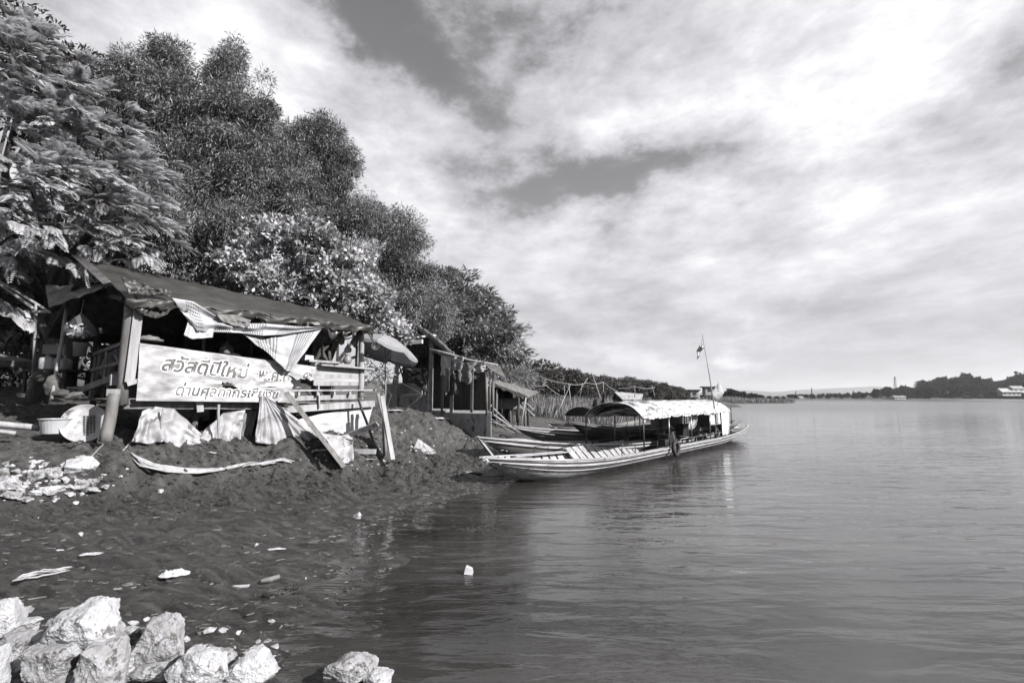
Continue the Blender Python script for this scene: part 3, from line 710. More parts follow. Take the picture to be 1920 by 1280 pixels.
# tin strip showing along the near verge and crumpled flap at the near eave corner
mb = MB(); a0, a1 = nr_+Vector((0, 0, .03)), W(192, 490, 1.35)
mb.grid(corr(W(134, 479, 1.5), W(160, 484, 1.4), W(192, 532, .1), W(208, 528, .05), 40, 6, .02, 6), 40, 6); part('verge_sheet', M_tin, mb, smooth=True, thick=.008)
def flap(u, v):
    a = W(226, 522, -.28).lerp(W(318, 546, -.36), u); b = W(240, 552, -.36).lerp(W(320, 556, -.4), u)
    return a.lerp(b, v)+Vector((0, 0, .03*n1(u*9, v*5)))-N1*(.06+.05*n1(u*7, v*6, 3.0))
mb = MB(); mb.grid(flap, 30, 10); part('roof_flap', M_tarp_d, mb, smooth=True, thick=.01)
mb = MB(); mb.grid(corr(W(254, 561, -.12), W(292, 563, -.12), W(256, 584, -.12), W(290, 577, -.12), 40, 4, .012, 7), 40, 4); part('tin_scrap', M_tin, mb, smooth=True, thick=.006)
# lean-to awning of tin at the near end
aw = MB()
def awn(u, v):
    a = at(85, 536, 11.2).lerp(at(232, 532, 10.0), u); b = at(92, 574, 10.2).lerp(at(190, 540, 9.7), u)
    p = a.lerp(b, v); return p+Vector((0, 0, .022*math.sin(v*30)+.03*n1(u*5, v*3)))
aw.grid(awn, 20, 50); part('awning', M_tin, aw, smooth=True, thick=.01)
# posts
def post(a, b, r, m, name='post', seg=8, parent=st, sq=None, n=5, wob=.012):
    mb = MB()
    if sq: mb.beam(a, b, sq[1], sq[0], up=N1, jit=.004)
    else:
        a, b = Vector(a), Vector(b)
        mb.tube([a.lerp(b, i/n)+Vector((n1(i*1.7, a.x, s=2), n1(i*1.3, a.y, s=4), 0))*wob for i in range(n+1)], [r*(1+.12*n1(i*2.1, a.x)) for i in range(n+1)], seg)
    return mb.build(name, m, parent, smooth=not sq)
post(W(228, 758, .02), W(247, 556, .02), .095, M_wood_m)
post(W(243, 716, -.12), W(262, 566, -.12), .05, M_wood_l, sq=(.05, .15))
post(W(252, 720, -.16), W(249, 712, -.16), .05, M_wood_l, sq=(.04, .2), name='bracket')
post(W(677, 745, 0), W(678, 622, 0), .07, M_wood_l)
post(W(669, 690, .25), W(671, 620, .25), .04, M_wood_m)
for px, t in ((350, 2.7), (470, 2.7), (580, 2.7)): post(W(px, 740, t), W(px, 560, t), .05, M_wood_d)
post(W(602, 690, .9), W(604, 622, .9), .03, M_wood_m)
post(W(382, 690, .9), W(384, 590, .9), .03, M_wood_m)
post(at(166, 742, 11.8), at(196, 565, 11.6), .07, M_wood_d)
post(at(130, 725, 11.3), at(142, 600, 11.3), .13, M_wood_d)
post(at(96, 748, 10.2), at(128, 568, 10.6), .035, M_pole)
# rafters, beams
def beam(a, b, w, h, m, name='beam', parent=st, jit=.004): return MB().beam(a, b, w, h, jit=jit).build(name, m, parent)
beam(W(240, 566, .05)+Vector((0, 0, 0)), W(690, 622, .05), .08, .1, M_wood_d)
beam(nr_+Vector((0, 0, -.12)), fr_+Vector((0, 0, -.12)), .07, .1, M_wood_d)
for i in range(7):
    u = .04+i*.155; p0 = nr_.lerp(fr_, u)+Vector((0, 0, -.10)); p1 = ne_.lerp(fe_, u)+Vector((0, 0, -.07))
    beam(p0, p1, .05, .08, M_wood_d, 'rafter'); beam(p0, br_n.lerp(br_f, u)+Vector((0, 0, -.07)), .05, .08, M_wood_d, 'rafter')
beam(W(232, 560, .1), at(150, 545, 11.8), .06, .08, M_wood_d)
# deck and its edge beams
fl = MB()
for i in range(16): fl.beam(S(-.1, .1+i*.18, 2.02), S(5.0, .1+i*.18, 2.02), .17, .03, jit=.004)
part('floor', M_wood_m, fl)
beam(W(232, 757, .06), W(505, 760, .06), .06, .17, M_wood_m, 'edge_beam')
beam(W(500, 770, .02), W(702, 756, .02), .05, .15, M_wood_l, 'edge_beam')
for px, py in ((368, 790), (412, 800), (270, 800), (560, 800), (640, 800), (460, 800), (520, 800)):
    a = W(px, 752, .5); g = gnd(a.x, a.y); post((a.x, a.y, g-.15), a, .06, M_wood_m, 'stilt')
for px, py in ((300, 0), (400, 0), (500, 0), (620, 0)):
    a = W(px, 750, 2.4); post((a.x, a.y, gnd(a.x, a.y)-.15), a, .07, M_wood_d, 'stilt')
post(W(376, 772, -.05), W(374, 752, -.05), .04, M_wood_l, sq=(.03, .12), name='bracket')
# counter
ct = thing('counter', None, None, tuple(S(0, 0, 0))); ct.parent = st; ct.location = Vector(S(0, 0, 0))-Vector(st.location)
del_keys = [k for k in ('label', 'category') if k in ct]
def cpart(name, m, mb, **kw):
    v0 = mb.v; o = mb.build(name, m, ct, **kw); return o
M_panel = M_wood_lx
n_b = 5
for i in range(n_b):
    y0 = 690+i*7.2; MB().beam(W(590, y0+.5, -.02), W(672, y0+3-i*.6, -.02), .022, .088, jit=.004).build('panel_board', M_panel if i % 2 else M_wood_l, ct)
MB().beam(W(598, 684, -.10), W(697, 692, -.10), .24, .045, jit=.006).build('counter_top', M_wood_l, ct)
MB().beam(W(575, 676, .2), W(632, 680, .2), .3, .05, jit=.006).build('counter_top', M_wood_l, ct)
MB().beam(W(590, 722, .0), W(590, 690, .0), .05, .07).build('leg', M_wood_l, ct)
MB().beam(W(534, 732, -.05), W(696, 731, -.05), .16, .035, jit=.004).build('shelf', M_wood_l, ct)
MB().beam(W(545, 747, .02), W(668, 743, .02), .04, .11, jit=.004).build('rail_board', M_wood_l, ct)
for px in (560, 595, 627, 656): MB().beam(W(px, 733, -.08), W(px, 741, -.08), .05, .05).build('bracket', M_wood_l, ct)
MB().beam(W(598, 765, -.03), W(596, 722, -.03), .03, .09, up=N1).build('leg', M_wood_l, ct)
def boxed(name, label, cat, c, size, m, rz=0.8, group=None):
    return MB().box(c, size, rz=rz, jit=.005).build(name, m, label=label, cat=cat, group=group)
cb = MB().box(W(545, 716, .25)+Vector((0, 0, 0)), (.34, .3, .26), rz=.81); cb.build('cardboard_box', M_plast_l, label='pale cardboard box on the stall shelf under the torn banner end', cat='box')
p = W(577, 671, .3); MB().box(p, (.22, .16, .12), rz=.9, jit=.01).build('food_box', M_tarp_w, label='small white box on the counter right of the checkered cloth', cat='box')
# back wall: hanging dark sheets
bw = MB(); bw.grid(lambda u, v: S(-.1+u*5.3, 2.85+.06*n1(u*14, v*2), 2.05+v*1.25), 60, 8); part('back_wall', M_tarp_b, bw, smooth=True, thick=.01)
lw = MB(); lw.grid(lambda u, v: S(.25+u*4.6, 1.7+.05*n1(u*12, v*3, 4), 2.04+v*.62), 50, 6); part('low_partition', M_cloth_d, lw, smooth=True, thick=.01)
# near end railing and step board
for a, b, w in (((168, 748, 10.6), (180, 664, 10.6), .05), ((195, 722, 10.2), (200, 655, 10.2), .05), ((176, 664, 10.6), (232, 643, 9.7), .07), ((170, 694, 10.6), (231, 678, 9.7), .06), ((150, 732, 10.3), (214, 708, 9.7), .12)):
    MB().beam(at(*a), at(*b), w*.6, w).build('railing', M_wood_m, st)
MB().beam(W(206, 712, .3), W(228, 712, .3), .2, .16, up=N1).build('step_block', M_wood_l, st)
MB().beam(at(204, 737, 9.2), at(224, 737, 9.25), .2, .15).build('step_block', M_wood_l, st)

def tg(name, label, cat, mb, m, group=None, **kw): return mb.build(name, m, label=label, cat=cat, group=group, **kw)
# the thick leaning post and other props
a, b = at(198, 828, 9.0), at(215, 738, 9.1)
tg('leaning_post', 'short thick pale post leaning beside the round dish', 'post', MB().tube([Vector(a).lerp(Vector(b), i/5)+Vector((n1(i*1.3)*.008, 0, 0)) for i in range(6)], [.10, .098, .095, .092, .09, .088], 12), M_wood_m, smooth=True)
def prop(px0, py0, Y0, px1, py1, Y1, r, label, m=M_pole, sq=None, name='wooden_post', cat='post', group=None, base=True):
    a, b = at(px0, py0, Y0), at(px1, py1, Y1)
    if base: a = a+(a-b).normalized()*.1
    mb = MB()
    if sq: mb.beam(a, b, sq[1], sq[0], up=N1, jit=.004)
    else: mb.tube([a.lerp(b, i/5)+Vector((n1(i*1.7, px0, s=2), n1(i*1.3, py0, s=4), 0))*.012 for i in range(6)], [r*(1+.1*n1(i*2.1, px0)) for i in range(6)], 8)
    return mb.build(name, m, label=label, cat=cat, group=group, smooth=not sq)
prop(735, 850, 12.2, 708, 738, 12.4, .045, 'tall round post leaning left beyond the stall end, crossing the paler one')
prop(722, 846, 12.4, 719, 738, 12.5, .05, 'upright post behind the crossing posts at the stall end', M_wood_m)
prop(735, 853, 12.1, 716, 742, 12.2, .04, 'pale slanting board of the crossed posts at the stall end', M_wood_l, sq=(.03, .11))
prop(705, 842, 12.3, 672, 748, 12.6, .03, 'thin dark pole slanting under the far end of the stall deck', M_wood_d)
prop(640, 868, 11.0, 536, 735, 11.0, .03, 'long grey plank slanting from the banner down to the mud', M_wood_m, sq=(.03, .10), name='slanting_plank', cat='plank')
prop(655, 815, 11.9, 708, 794, 11.6, .03, 'pale rail stretching right from under the stall over the bank', M_wood_l, sq=(.03, .12), name='loose_rail', cat='plank', base=False)
prop(662, 846, 12.0, 705, 846, 12.0, .03, 'short pale board lying level at the foot of the crossed posts', M_wood_l, sq=(.05, .11), name='loose_board', cat='plank', base=False)
prop(240, 838, 9.3, 245, 762, 9.5, .02, 'thin stick holding the leftmost low sheet under the banner', name='stick', cat='stick') if False else None
prop(300, 826, 9.7, 306, 764, 9.7, .022, 'thin pale stick standing in front of the left low sheet', name='wooden_stick', cat='stick')
prop(409, 825, 10.3, 411, 758, 10.3, .025, 'thin pale stick standing in front of the right low sheet', name='wooden_stick', cat='stick')
prop(-30, 792, 8.8, 74, 802, 9.2, .055, 'long pale log lying on the bank left of the basin', M_wood_l, name='log', cat='log', base=False)
prop(-20, 806, 8.4, 30, 812, 8.5, .035, 'thinner pale log at the left edge, below the long one', M_wood_l, name='log', cat='log', base=False)
prop(676, 838, 12.9, 700, 700, 13.3, .02, 'thin bamboo leaning between stall end and parasol', name='bamboo_pole', cat='pole') if False else None

# ---------------------------------------------------------------- banner
BTL, BTR, BBL, BBR = W(262, 643, -.17), W(598, 688, -.17), W(255, 751, -.17), W(606, 755, -.17)
def ban(u, v, off=0):       # u 0..1 along, v 0 top .. 1 bottom
    p = BTL.lerp(BTR, u).lerp(BBL.lerp(BBR, u), v)
    w = .011*math.sin(u*23+v*3)+.016*n1(u*8, v*4, s=6)+.02*math.sin((u+v*.35)*9)*.5
    if u > .74: w += .03*math.sin(u*70+v*6)*(u-.74)/.26
    w += .018*abs(n1((u*5+v*1.5)*2.2, (v*3-u*9)*.5, s=12))+.012*n1(u*26, v*9, s=14)*(1 if u > .5 else .4)
    return p-N1*(w+off)
def bkeep(u, v):
    if u > .985-.02*n1(v*6): return False
    if u > .80+.018*n1(v*9, 3) and v > .36+.25*(u-.8)+.05*n1(u*30, 1): return False
    if v > .995: return False
    for (cu, cv, ru, rv) in ((.435, .66, .028, .065), (.40, .62, .02, .03), (.465, .70, .02, .035), (.66, .74, .03, .04)):
        if ((u-cu)/ru)**2+((v-cv)/rv)**2 < 1+.5*n1(u*90, v*40): return False
    return True
M_ban = mat('printed banner vinyl', .22, .60, .5, 3, (2.0, 1.6, 1), detail=9, bump=.4, bscale=7, coord='UV', contrast=(.36, .64), trans=.08)
bn = MB(); bn.grid(ban, 190, 60, keep=bkeep)
BAN = bn.build('banner', M_ban, label='wide torn printed banner with two lines of lettering along the stall front', cat='banner', smooth=True)
M_let = mat('banner letter grey', .07, .12, .5, 20, bump=0); M_out = mat('banner letter outline', .82, .9, .5, 20, bump=0)
def lettering(body, u0, u1, v0, v1, skew, parent, offs=((.045, .006, 'outline', None), (0.0, .010, 'lettering', None)), boxfn=ban, mats=None, shear=.3, bold=.022):
    mats = mats or (M_out, M_let); ref = None
    for k, (grow_, off, nm, _) in enumerate(offs):
        cu = bpy.data.curves.new('t', 'FONT'); cu.body = body; cu.shear = shear; cu.offset = bold+grow_; cu.resolution_u = 4
        ob = bpy.data.objects.new('t', cu); COL.objects.link(ob)
        dg = bpy.context.evaluated_depsgraph_get(); dg.update()
        me = bpy.data.meshes.new_from_object(ob.evaluated_get(dg))
        bpy.data.objects.remove(ob); bpy.data.curves.remove(cu)
        co = np.zeros(len(me.vertices)*3); me.vertices.foreach_get('co', co); co = co.reshape(-1, 3)
        if ref is None: ref = (co[:, 0].min()+.03, co[:, 0].max()-.03, co[:, 1].min()+.03, co[:, 1].max()-.03)
        pl = parent.location if parent is not None else Vector((0, 0, 0))
        out = []
        for x, y, _z in co:
            a = (x-ref[0])/(ref[1]-ref[0]); b = (ref[3]-y)/(ref[3]-ref[2])
            out.append(boxfn(u0+(u1-u0)*a, v0+(v1-v0)*b+skew*a, off)-pl)
        me.vertices.foreach_set('co', np.array(out, dtype=np.float32).ravel()); me.materials.clear(); me.materials.append(mats[k]); me.update()
        o = bpy.data.objects.new(nm, me); COL.objects.link(o); o.parent = parent
lettering('สวัสดีปีใหม่', .10, .56, .10, .46, .03, BAN)
lettering('พ.ศ.๒', .60, .80, .24, .50, .0, BAN)
lettering('๘๖', .875, .945, .17, .37, .0, BAN)
lettering('ด่านศุลกากรเชียงข', .17, .72, .63, .97, .02, BAN)
# pale printed gables behind the second line
for (u0, u1, v0, v1) in ((.19, .40, .52, .63), (.53, .74, .50, .62)):
    pts = [(u0, v1), (u0+.03, v0), (u0+.045, v0+.045), (u1, v0+.05), (u1, v1)]
    MB().add([ban(a, b, .004) for a, b in pts], [tuple(range(5))]).build('printed_roof', M_out, BAN)

# ---------------------------------------------------------------- cloths
def checkmat(name, kx, ky, bands, base=.62, dark=.05):
    m = mat(name, base*.86, base, .8, 4, bump=.25, bscale=10, coord='UV', trans=.15); nt = m.node_tree; L = nt.links.new; b = nt.nodes['Principled BSDF']
    src = b.inputs['Base Color'].links[0].from_socket
    uv = nn(nt, 'ShaderNodeTexCoord'); sp = nn(nt, 'ShaderNodeSeparateXYZ'); L(uv.outputs['UV'], sp.inputs[0])
    def fr(sock, k, lo):
        a = nn(nt, 'ShaderNodeMath', operation='MULTIPLY'); a.inputs[1].default_value = k; L(sock, a.inputs[0])
        f = nn(nt, 'ShaderNodeMath', operation='FRACT'); L(a.outputs[0], f.inputs[0])
        g = nn(nt, 'ShaderNodeMath', operation='GREATER_THAN'); g.inputs[1].default_value = lo; L(f.outputs[0], g.inputs[0]); return g.outputs[0]
    def mul(a, c):
        x = nn(nt, 'ShaderNodeMath', operation='MULTIPLY'); L(a, x.inputs[0]); L(c, x.inputs[1]); return x.outputs[0]
    mk = mul(mul(fr(sp.outputs[0], kx, .45), fr(sp.outputs[1], ky, .4)), fr(sp.outputs[0], bands, .42))
    mx = nn(nt, 'ShaderNodeMixRGB'); mx.inputs[2].default_value = tint(dark)
    k = nn(nt, 'ShaderNodeMath', operation='MULTIPLY'); k.inputs[1].default_value = .95; L(mk, k.inputs[0])
    L(k.outputs[0], mx.inputs[0]); L(src, mx.inputs[1]); L(mx.outputs[0], b.inputs['Base Color'])
    for l in nt.links:
        if l.to_node.type == 'BSDF_TRANSLUCENT': nt.links.remove(l); L(mx.outputs[0], [n for n in nt.nodes if n.type == 'BSDF_TRANSLUCENT'][0].inputs[0]); break
    return m
M_chk1 = checkmat('checked cloth', 24, 18, 2.2, dark=.015); M_chk2 = checkmat('checked scarf', 66, 8, 4.5, dark=.015)
def cloth(name, label, cat, top, bot, m, t=-.25, nu=60, nv=20, fold=.03, nf=6, sag=0, group=None, seed=1, ragb=0, thick=.004, tt=None):
    """cloth between a top polyline and a bottom polyline (photo pixels on the wall plane)"""
    def poly(P, u):
        k = u*(len(P)-1); i = min(int(k), len(P)-2); f = k-i; f2 = f
        return tuple(P[i][j]*(1-f2)+P[i+1][j]*f2 for j in range(2))
    def fn(u, v):
        a, b = poly(top, u), poly(bot, u); px = a[0]+(b[0]-a[0])*v; py = a[1]+(b[1]-a[1])*v+sag*math.sin(v*math.pi)
        py += ragb*n1(u*18, seed)*v
        tq = t if tt is None else t+(tt-t)*v
        p = W(px, py, tq)
        w = fold*math.sin(u*nf*2*math.pi+1.5*v+seed+2*n1(u*4, v*2, s=seed))*(.35+.65*v)+fold*.8*n1(u*6, v*5, s=seed+3)
        return p-N1*w
    mb = MB(); mb.grid(fn, nu, nv)
    return mb.build(name, m, label=label, cat=cat, group=group, smooth=True, thick=thick)
cloth('hanging_cloth', 'white checkered cloth hanging as a pointed triangle over the middle of the banner', 'cloth',
      [(455, 626), (500, 634), (560, 624), (604, 614)], [(462, 632), (505, 664), (536, 696), (546, 697)], M_chk1, t=-.32, nu=90, nv=40, fold=.03, nf=3)
def swag(u, v):
    T = [(322, 558), (362, 566), (400, 590), (445, 606), (500, 606), (560, 612), (606, 614)]; Bm = [(344, 590), (370, 622), (408, 622), (448, 624), (490, 630), (530, 628), (600, 617)]
    k = u*6; i = min(int(k), 5); f = k-i
    px = [P[i][0]*(1-f)+P[i+1][0]*f for P in (T, Bm)]; py = [P[i][1]*(1-f)+P[i+1][1]*f for P in (T, Bm)]
    return W(px[0]+(px[1]-px[0])*v, py[0]+(py[1]-py[0])*v, -.36)-N1*(.04*math.sin(v*9+u*8)+.03*n1(u*9, v*3, s=8))
tg('draped_scarf', 'long checkered white scarf swagged under the roof eave', 'cloth', MB().grid(swag, 140, 18), M_chk2, smooth=True, thick=.004)
cloth('hanging_rag', 'narrow white rag hanging from the left end of the swagged scarf', 'cloth', [(358, 585), (366, 596), (400, 604)], [(344, 628), (360, 636), (400, 632)], M_tarp_w, t=-.33, nf=3, nu=24, fold=.02)
cloth('hanging_rag', 'small crumpled dark rag hanging left of the scarf by the near post', 'cloth', [(276, 566), (300, 564), (325, 570)], [(268, 590), (292, 598), (316, 588)], M_cloth_d, t=-.28, nf=4, nu=30, fold=.03)
cloth('hanging_rag', 'grey crumpled cloth stuffed between scarf and roof edge', 'cloth', [(405, 588), (440, 590), (470, 600)], [(412, 600), (442, 612), (466, 614)], M_cloth_m, t=-.42, nf=3, nu=24, fold=.03)
cloth('plastic_sheet', 'low pale sheet under the left end of the banner, crumpled on the ground', 'sheet', [(266, 770), (290, 762), (326, 766), (352, 788), (376, 812)], [(247, 828), (280, 832), (305, 828), (345, 842), (378, 838)], M_tarp_l, t=.0, fold=.06, nf=4, tt=-.25, seed=2)
cloth('plastic_sheet', 'low pale sheet under the banner, pulled up to the right by a stick', 'sheet', [(372, 816), (392, 798), (420, 774), (460, 768)], [(372, 840), (400, 836), (425, 828), (448, 824)], M_tarp_l, t=.05, fold=.05, nf=3, tt=-.15, seed=5)
cloth('plastic_sheet', 'dark printed sheet hanging beneath the stall between two pale sheets', 'sheet', [(455, 768), (470, 766), (484, 768)], [(438, 822), (455, 826), (470, 818)], M_cloth_m, t=.15, fold=.03, nf=2, seed=6, nu=20)
cloth('gathered_sheet', 'big pale sheet gathered at a point on the banner and fanning down to the ground', 'sheet', [(489, 741), (494, 742), (500, 745), (506, 748)], [(478, 829), (515, 834), (560, 833), (604, 818)], M_tarp_l, t=-.24, fold=.032, nf=7, tt=-.34, nu=80, nv=30, seed=3)
cloth('canvas_sheet', 'wide white canvas hung like a wall under the far half of the deck', 'sheet', [(560, 786), (600, 776), (650, 768), (700, 758)], [(570, 812), (610, 815), (650, 814), (690, 800)], M_tarp_w, t=.12, fold=.02, nf=2, seed=4)
cloth('wet_cloth', 'limp stained cloth hanging from the slanting plank to the mud', 'cloth', [(572, 794), (608, 812), (640, 816), (660, 810)], [(612, 826), (636, 868), (650, 868), (662, 864)], M_tarp_l, t=-.50, fold=.05, nf=3, seed=7, tt=-1.15)

# ---------------------------------------------------------------- things on and around the stall
def disc_M(normal, up=(0, 0, 1)):
    z = Vector(normal).normalized(); x = Vector(up).cross(z).normalized(); y = z.cross(x)
    return Matrix((x, y, z)).transposed()
c = at(158, 793, 9.3); Md = disc_M((.62, -.9, .35))
dm = mat('perforated dish', .25, .5, .6, 4, bump=.2, wear=(.1, 3, .55))
dish = thing('round_dish', 'large round pale dish leaning on its rim between the basin and the leaning post', 'dish', tuple(c-Vector((0, 0, .34))))
MB().lathe([(0.001, -.07), (.15, -.06), (.27, -.025), (.33, 0), (.345, .02), (.35, .0), (.34, -.03), (.27, -.045), (.15, -.075), (.001, -.085)], c, 36, M=Md).build('bowl', dm, dish, smooth=True)
sp_ = MB()
for i in range(9):
    for j in range(4):
        p = c+Md @ Vector((.02+j*.045-i*.004, -.20+i*.042, -.045+.02*abs(j-1.5)*.2)); sp_.box(p, (.028, .026, .01), M=Md)
sp_.build('dark_grille', M_black, dish)
def basin(name, label, cat, c, r, h, m, taper=.8, parent=None):
    return MB().lathe([(.001, 0), (r*taper, 0), (r*.97, h*.93), (r*1.06, h*.95), (r*1.06, h), (r*.93, h), (r*taper*.94, .02), (.001, .02)], c, 24).build(name, m, label=label, cat=cat, smooth=False)
c = at(103, 812, 9.2); basin('plastic_basin', 'light plastic washing basin on the bank left of the round dish', 'basin', c, .24, .26, M_plast_l)
# jar on the counter
c = W(651, 682, -.05); tg('clay_jar', 'small round-bellied jar on the counter by the far post', 'jar', MB().lathe([(.001, 0), (.07, 0), (.105, .07), (.10, .13), (.06, .19), (.055, .21), (.075, .23), (.06, .235), (.045, .2), (.001, .2)], c, 20), M_plast_g, smooth=True)
c = W(276, 640, .35); tg('stacked_lid', 'round woven lid lying on the counter behind the left end of the banner', 'lid', MB().lathe([(.001, .0), (.26, 0), (.27, .04), (.2, .06), (.19, .09), (.08, .10), (.07, .12), (.001, .12)], c, 28), M_wood_m, smooth=True)
c = W(440, 668, .3); tg('covered_pot', 'round pot lid behind the banner under the hanging cloth', 'pot', MB().lathe([(.001, -.1), (.13, -.1), (.14, 0), (.10, .05), (.03, .07), (.001, .075)], c, 20), M_plast_l, smooth=True)
# pans and pots at the far post
def pan(c, r, n, label, m=M_black, name='frying_pan'):
    Mx = disc_M(n); mb = MB().lathe([(.001, -.06), (r*.6, -.05), (r*.95, -.005), (r, 0), (r*.9, 0), (r*.55, -.035), (.001, -.045)], c, 22, M=Mx)
    o = mb.build(name, m, label=label, cat='pan', smooth=True); return o
o = pan(W(704, 648, -.5), .11, (.5, -.8, .1), 'dark round pan hanging from the far eave corner in front of the parasol')
hm = MB().beam(W(700, 640, -.5), W(690, 624, -.5), .03, .02); hm.build('handle', M_black, o)
o.children[0].location = -o.location+Vector((0, 0, 0)) if False else o.children[0].location
pan(W(686, 678, .1), .12, (.6, -.7, .2), 'shiny round pot hanging right of the far post behind the counter rail', M_metal, 'cooking_pot')
for i, (px, py, h, w, m, lab) in enumerate(((640, 636, .34, .08, M_cloth_m, 'pale bundle hanging inside the stall left of the jar'), (664, 640, .26, .06, M_plast_l, 'narrow pale bag hanging against the far post inside the stall'), (425, 655, .3, .14, M_cloth_m, 'grey bag hanging inside the stall behind the scarf'), (652, 655, .22, .09, M_tarp_w, 'short white bag hanging above the jar'))):
    c = W(px, py, .5 if i != 2 else .9); mb = MB()
    mb.lathe([(.004, h*.75), (w*.25, h*.5), (w, h*.05), (w*.9, -h*.3), (w*.2, -h*.42), (.001, -h*.44)], c, 12)
    mb.v = [(x+.02*n1(x*30, y*30, z*30), y+.02*n1(x*30, z*30, 5), z) for x, y, z in mb.v]
    mb.tube([c+Vector((0, 0, h*.7)), c+Vector((0, 0, h*1.4))], .004, 4)
    mb.build('hanging_bag', m, label=lab, cat='bag', smooth=True)
# plastic bag full of litter
c = at(150, 612, 10.0)
bg = thing('plastic_bag', 'big clear plastic bag of rubbish hanging under the tin awning', 'bag', tuple(c))
bmx = MB(); rg = np.random.default_rng(3)
for i in range(46):
    p = c+Vector((rg.normal()*.12, rg.normal()*.10, -.05+rg.uniform(-.13, .07))); bmx.box(p, (rg.uniform(.05, .13), rg.uniform(.02, .06), rg.uniform(.03, .09)), M=Euler(tuple(rg.uniform(0, 3, 3))).to_matrix())
bmx.build('contents', M_plast_l, bg)
m = bpy.data.materials.new('clear plastic'); m.use_nodes = True; b_ = m.node_tree.nodes['Principled BSDF']; b_.inputs['Base Color'].default_value = tint(.5); b_.inputs['Roughness'].default_value = .2; b_.inputs['Alpha'].default_value = .22; M_clear = m
sk = MB().lathe([(.01, .30), (.02, .26), (.12, .15), (.25, -.02), (.27, -.12), (.2, -.22), (.001, -.25)], c, 22)
sk.v = [(x+.02*n1(x*14, y*14, z*14), y+.02*n1(x*14, z*14, 5), z) for x, y, z in sk.v]; sk.build('skin', M_clear, bg, smooth=True)
MB().tube([c+Vector((0, 0, .28)), c+Vector((.02, 0, .55))], .006, 4).build('string', M_rope, bg)
c = at(149, 668, 10.1); o = tg('hanging_pail', 'dark pail hanging beside the thick post under the awning', 'pail', MB().lathe([(.001, 0), (.10, 0), (.12, .26), (.125, .27), (.115, .27), (.09, .02), (.001, .02)], c, 20), M_plast_g, smooth=True)
# jugs and crate
def jug(px, py, Y, label):
    c = at(px, py, Y); t = thing('plastic_jug', label, 'jug', tuple(c), group='plastic jugs beside the stall')
    mb = MB(); prof = [(.0, .13), (.2, .13), (.235, .11), (.25, .055), (.255, .03)]
    vs = []; fs = []; seg = 20
    for (h, r) in [(0, .125), (.02, .135), (.2, .135), (.235, .12), (.255, .06), (.30, .03), (.30, .001)]:
        for k in range(seg):
            a = 2*math.pi*k/seg; ca, sa = math.cos(a), math.sin(a); q = (abs(ca)**4+abs(sa)**4)**-.25 if h < .24 else 1
            vs.append(c+Matrix.Rotation(.4, 3, 'Z') @ Vector((ca*q*r, sa*q*r*.75, h)))
    for i in range(6):
        for k in range(seg): fs.append((i*seg+k, i*seg+(k+1) % seg, (i+1)*seg+(k+1) % seg, (i+1)*seg+k))
    mb.add(vs, fs); mb.build('body', M_plast_l, t, smooth=True)
    MB().lathe([(.001, .335), (.034, .33), (.036, .295), (.03, .29)], c, 14).build('cap', M_plast_g, t, smooth=True)
    return t
jug(88, 692, 10.8, 'square-shouldered pale jug left of the thin pole by the stall'); jug(109, 694, 10.9, 'pale plastic jug right behind the thin pole by the stall'); jug(122, 694, 11.2, 'pale jug tucked against the thick dark post')
cr = MB(); c = at(112, 664, 11.6)
for sx, sy, lx, ly in ((0, -.16, .5, .02), (0, .16, .5, .02), (-.24, 0, .02, .3), (.24, 0, .02, .3)): cr.box(c+Vector((sx, sy, .1)), (lx, ly, .22), rz=0)
cr.box(c+Vector((0, 0, 0)), (.46, .3, .02)); cr.build('plastic_crate', M_plast_g, label='grey plastic crate standing behind the jugs', cat='crate')
tb = MB(); tb.box(at(108, 693, 11.1)+Vector((0, 0, -.03)), (1.0, .7, .05)); 
for sx in (-.42, .42):
    for sy in (-.28, .28): tb.box(at(108, 693, 11.1)+Vector((sx, sy, -.28)), (.05, .05, .46))
tb.build('low_bench', M_wood_d, label='low dark bench carrying the jugs and the crate', cat='bench')
def sack(px, py, Y, sx, sz, rz, m, label, tilt=0):
    bm = bmesh.new(); bmesh.ops.create_icosphere(bm, subdivisions=4, radius=1); c = at(px, py, Y)
    M = Matrix.Rotation(rz, 3, 'Z') @ Matrix.Rotation(tilt, 3, 'Y')
    vs = []
    for v in bm.verts:
        p = v.co.copy(); k = 1+.05*math.sin(p.z*9+p.x*4)*abs(p.x)+.12*n1(p.x*1.5, p.y*1.5, p.z*1.5, s=px % 7); p = Vector((p.x*sx, p.y*sx*.6, p.z*sz))*k
        vs.append(M @ p+c)
    fs = [tuple(v.index for v in f.verts) for f in bm.faces]; bm.free()
    return MB().add(vs, fs).build('sack', m, label=label, cat='sack', smooth=True)
sack(100, 722, 10.3, .15, .22, .2, M_sack, 'stuffed grey sack standing on the ground below the jugs', .25)
sack(78, 705, 10.6, .18, .14, .5, M_cloth_d, 'dark floppy sack left of the grey stuffed one')
sack(138, 742, 9.8, .15, .07, .3, M_sack, 'small grey sack lying flat near the step of the stall', -.3)
sack(118, 738, 10.3, .18, .09, .3, M_cloth_d, 'flat dark sack lying behind the small grey one')
for i, (px, py, r) in enumerate(((118, 775, .18), (172, 780, .22), (252, 795, .25), (350, 790, .2), (400, 800, .16), (45, 672, .3), (25, 660, .25))):
    pass
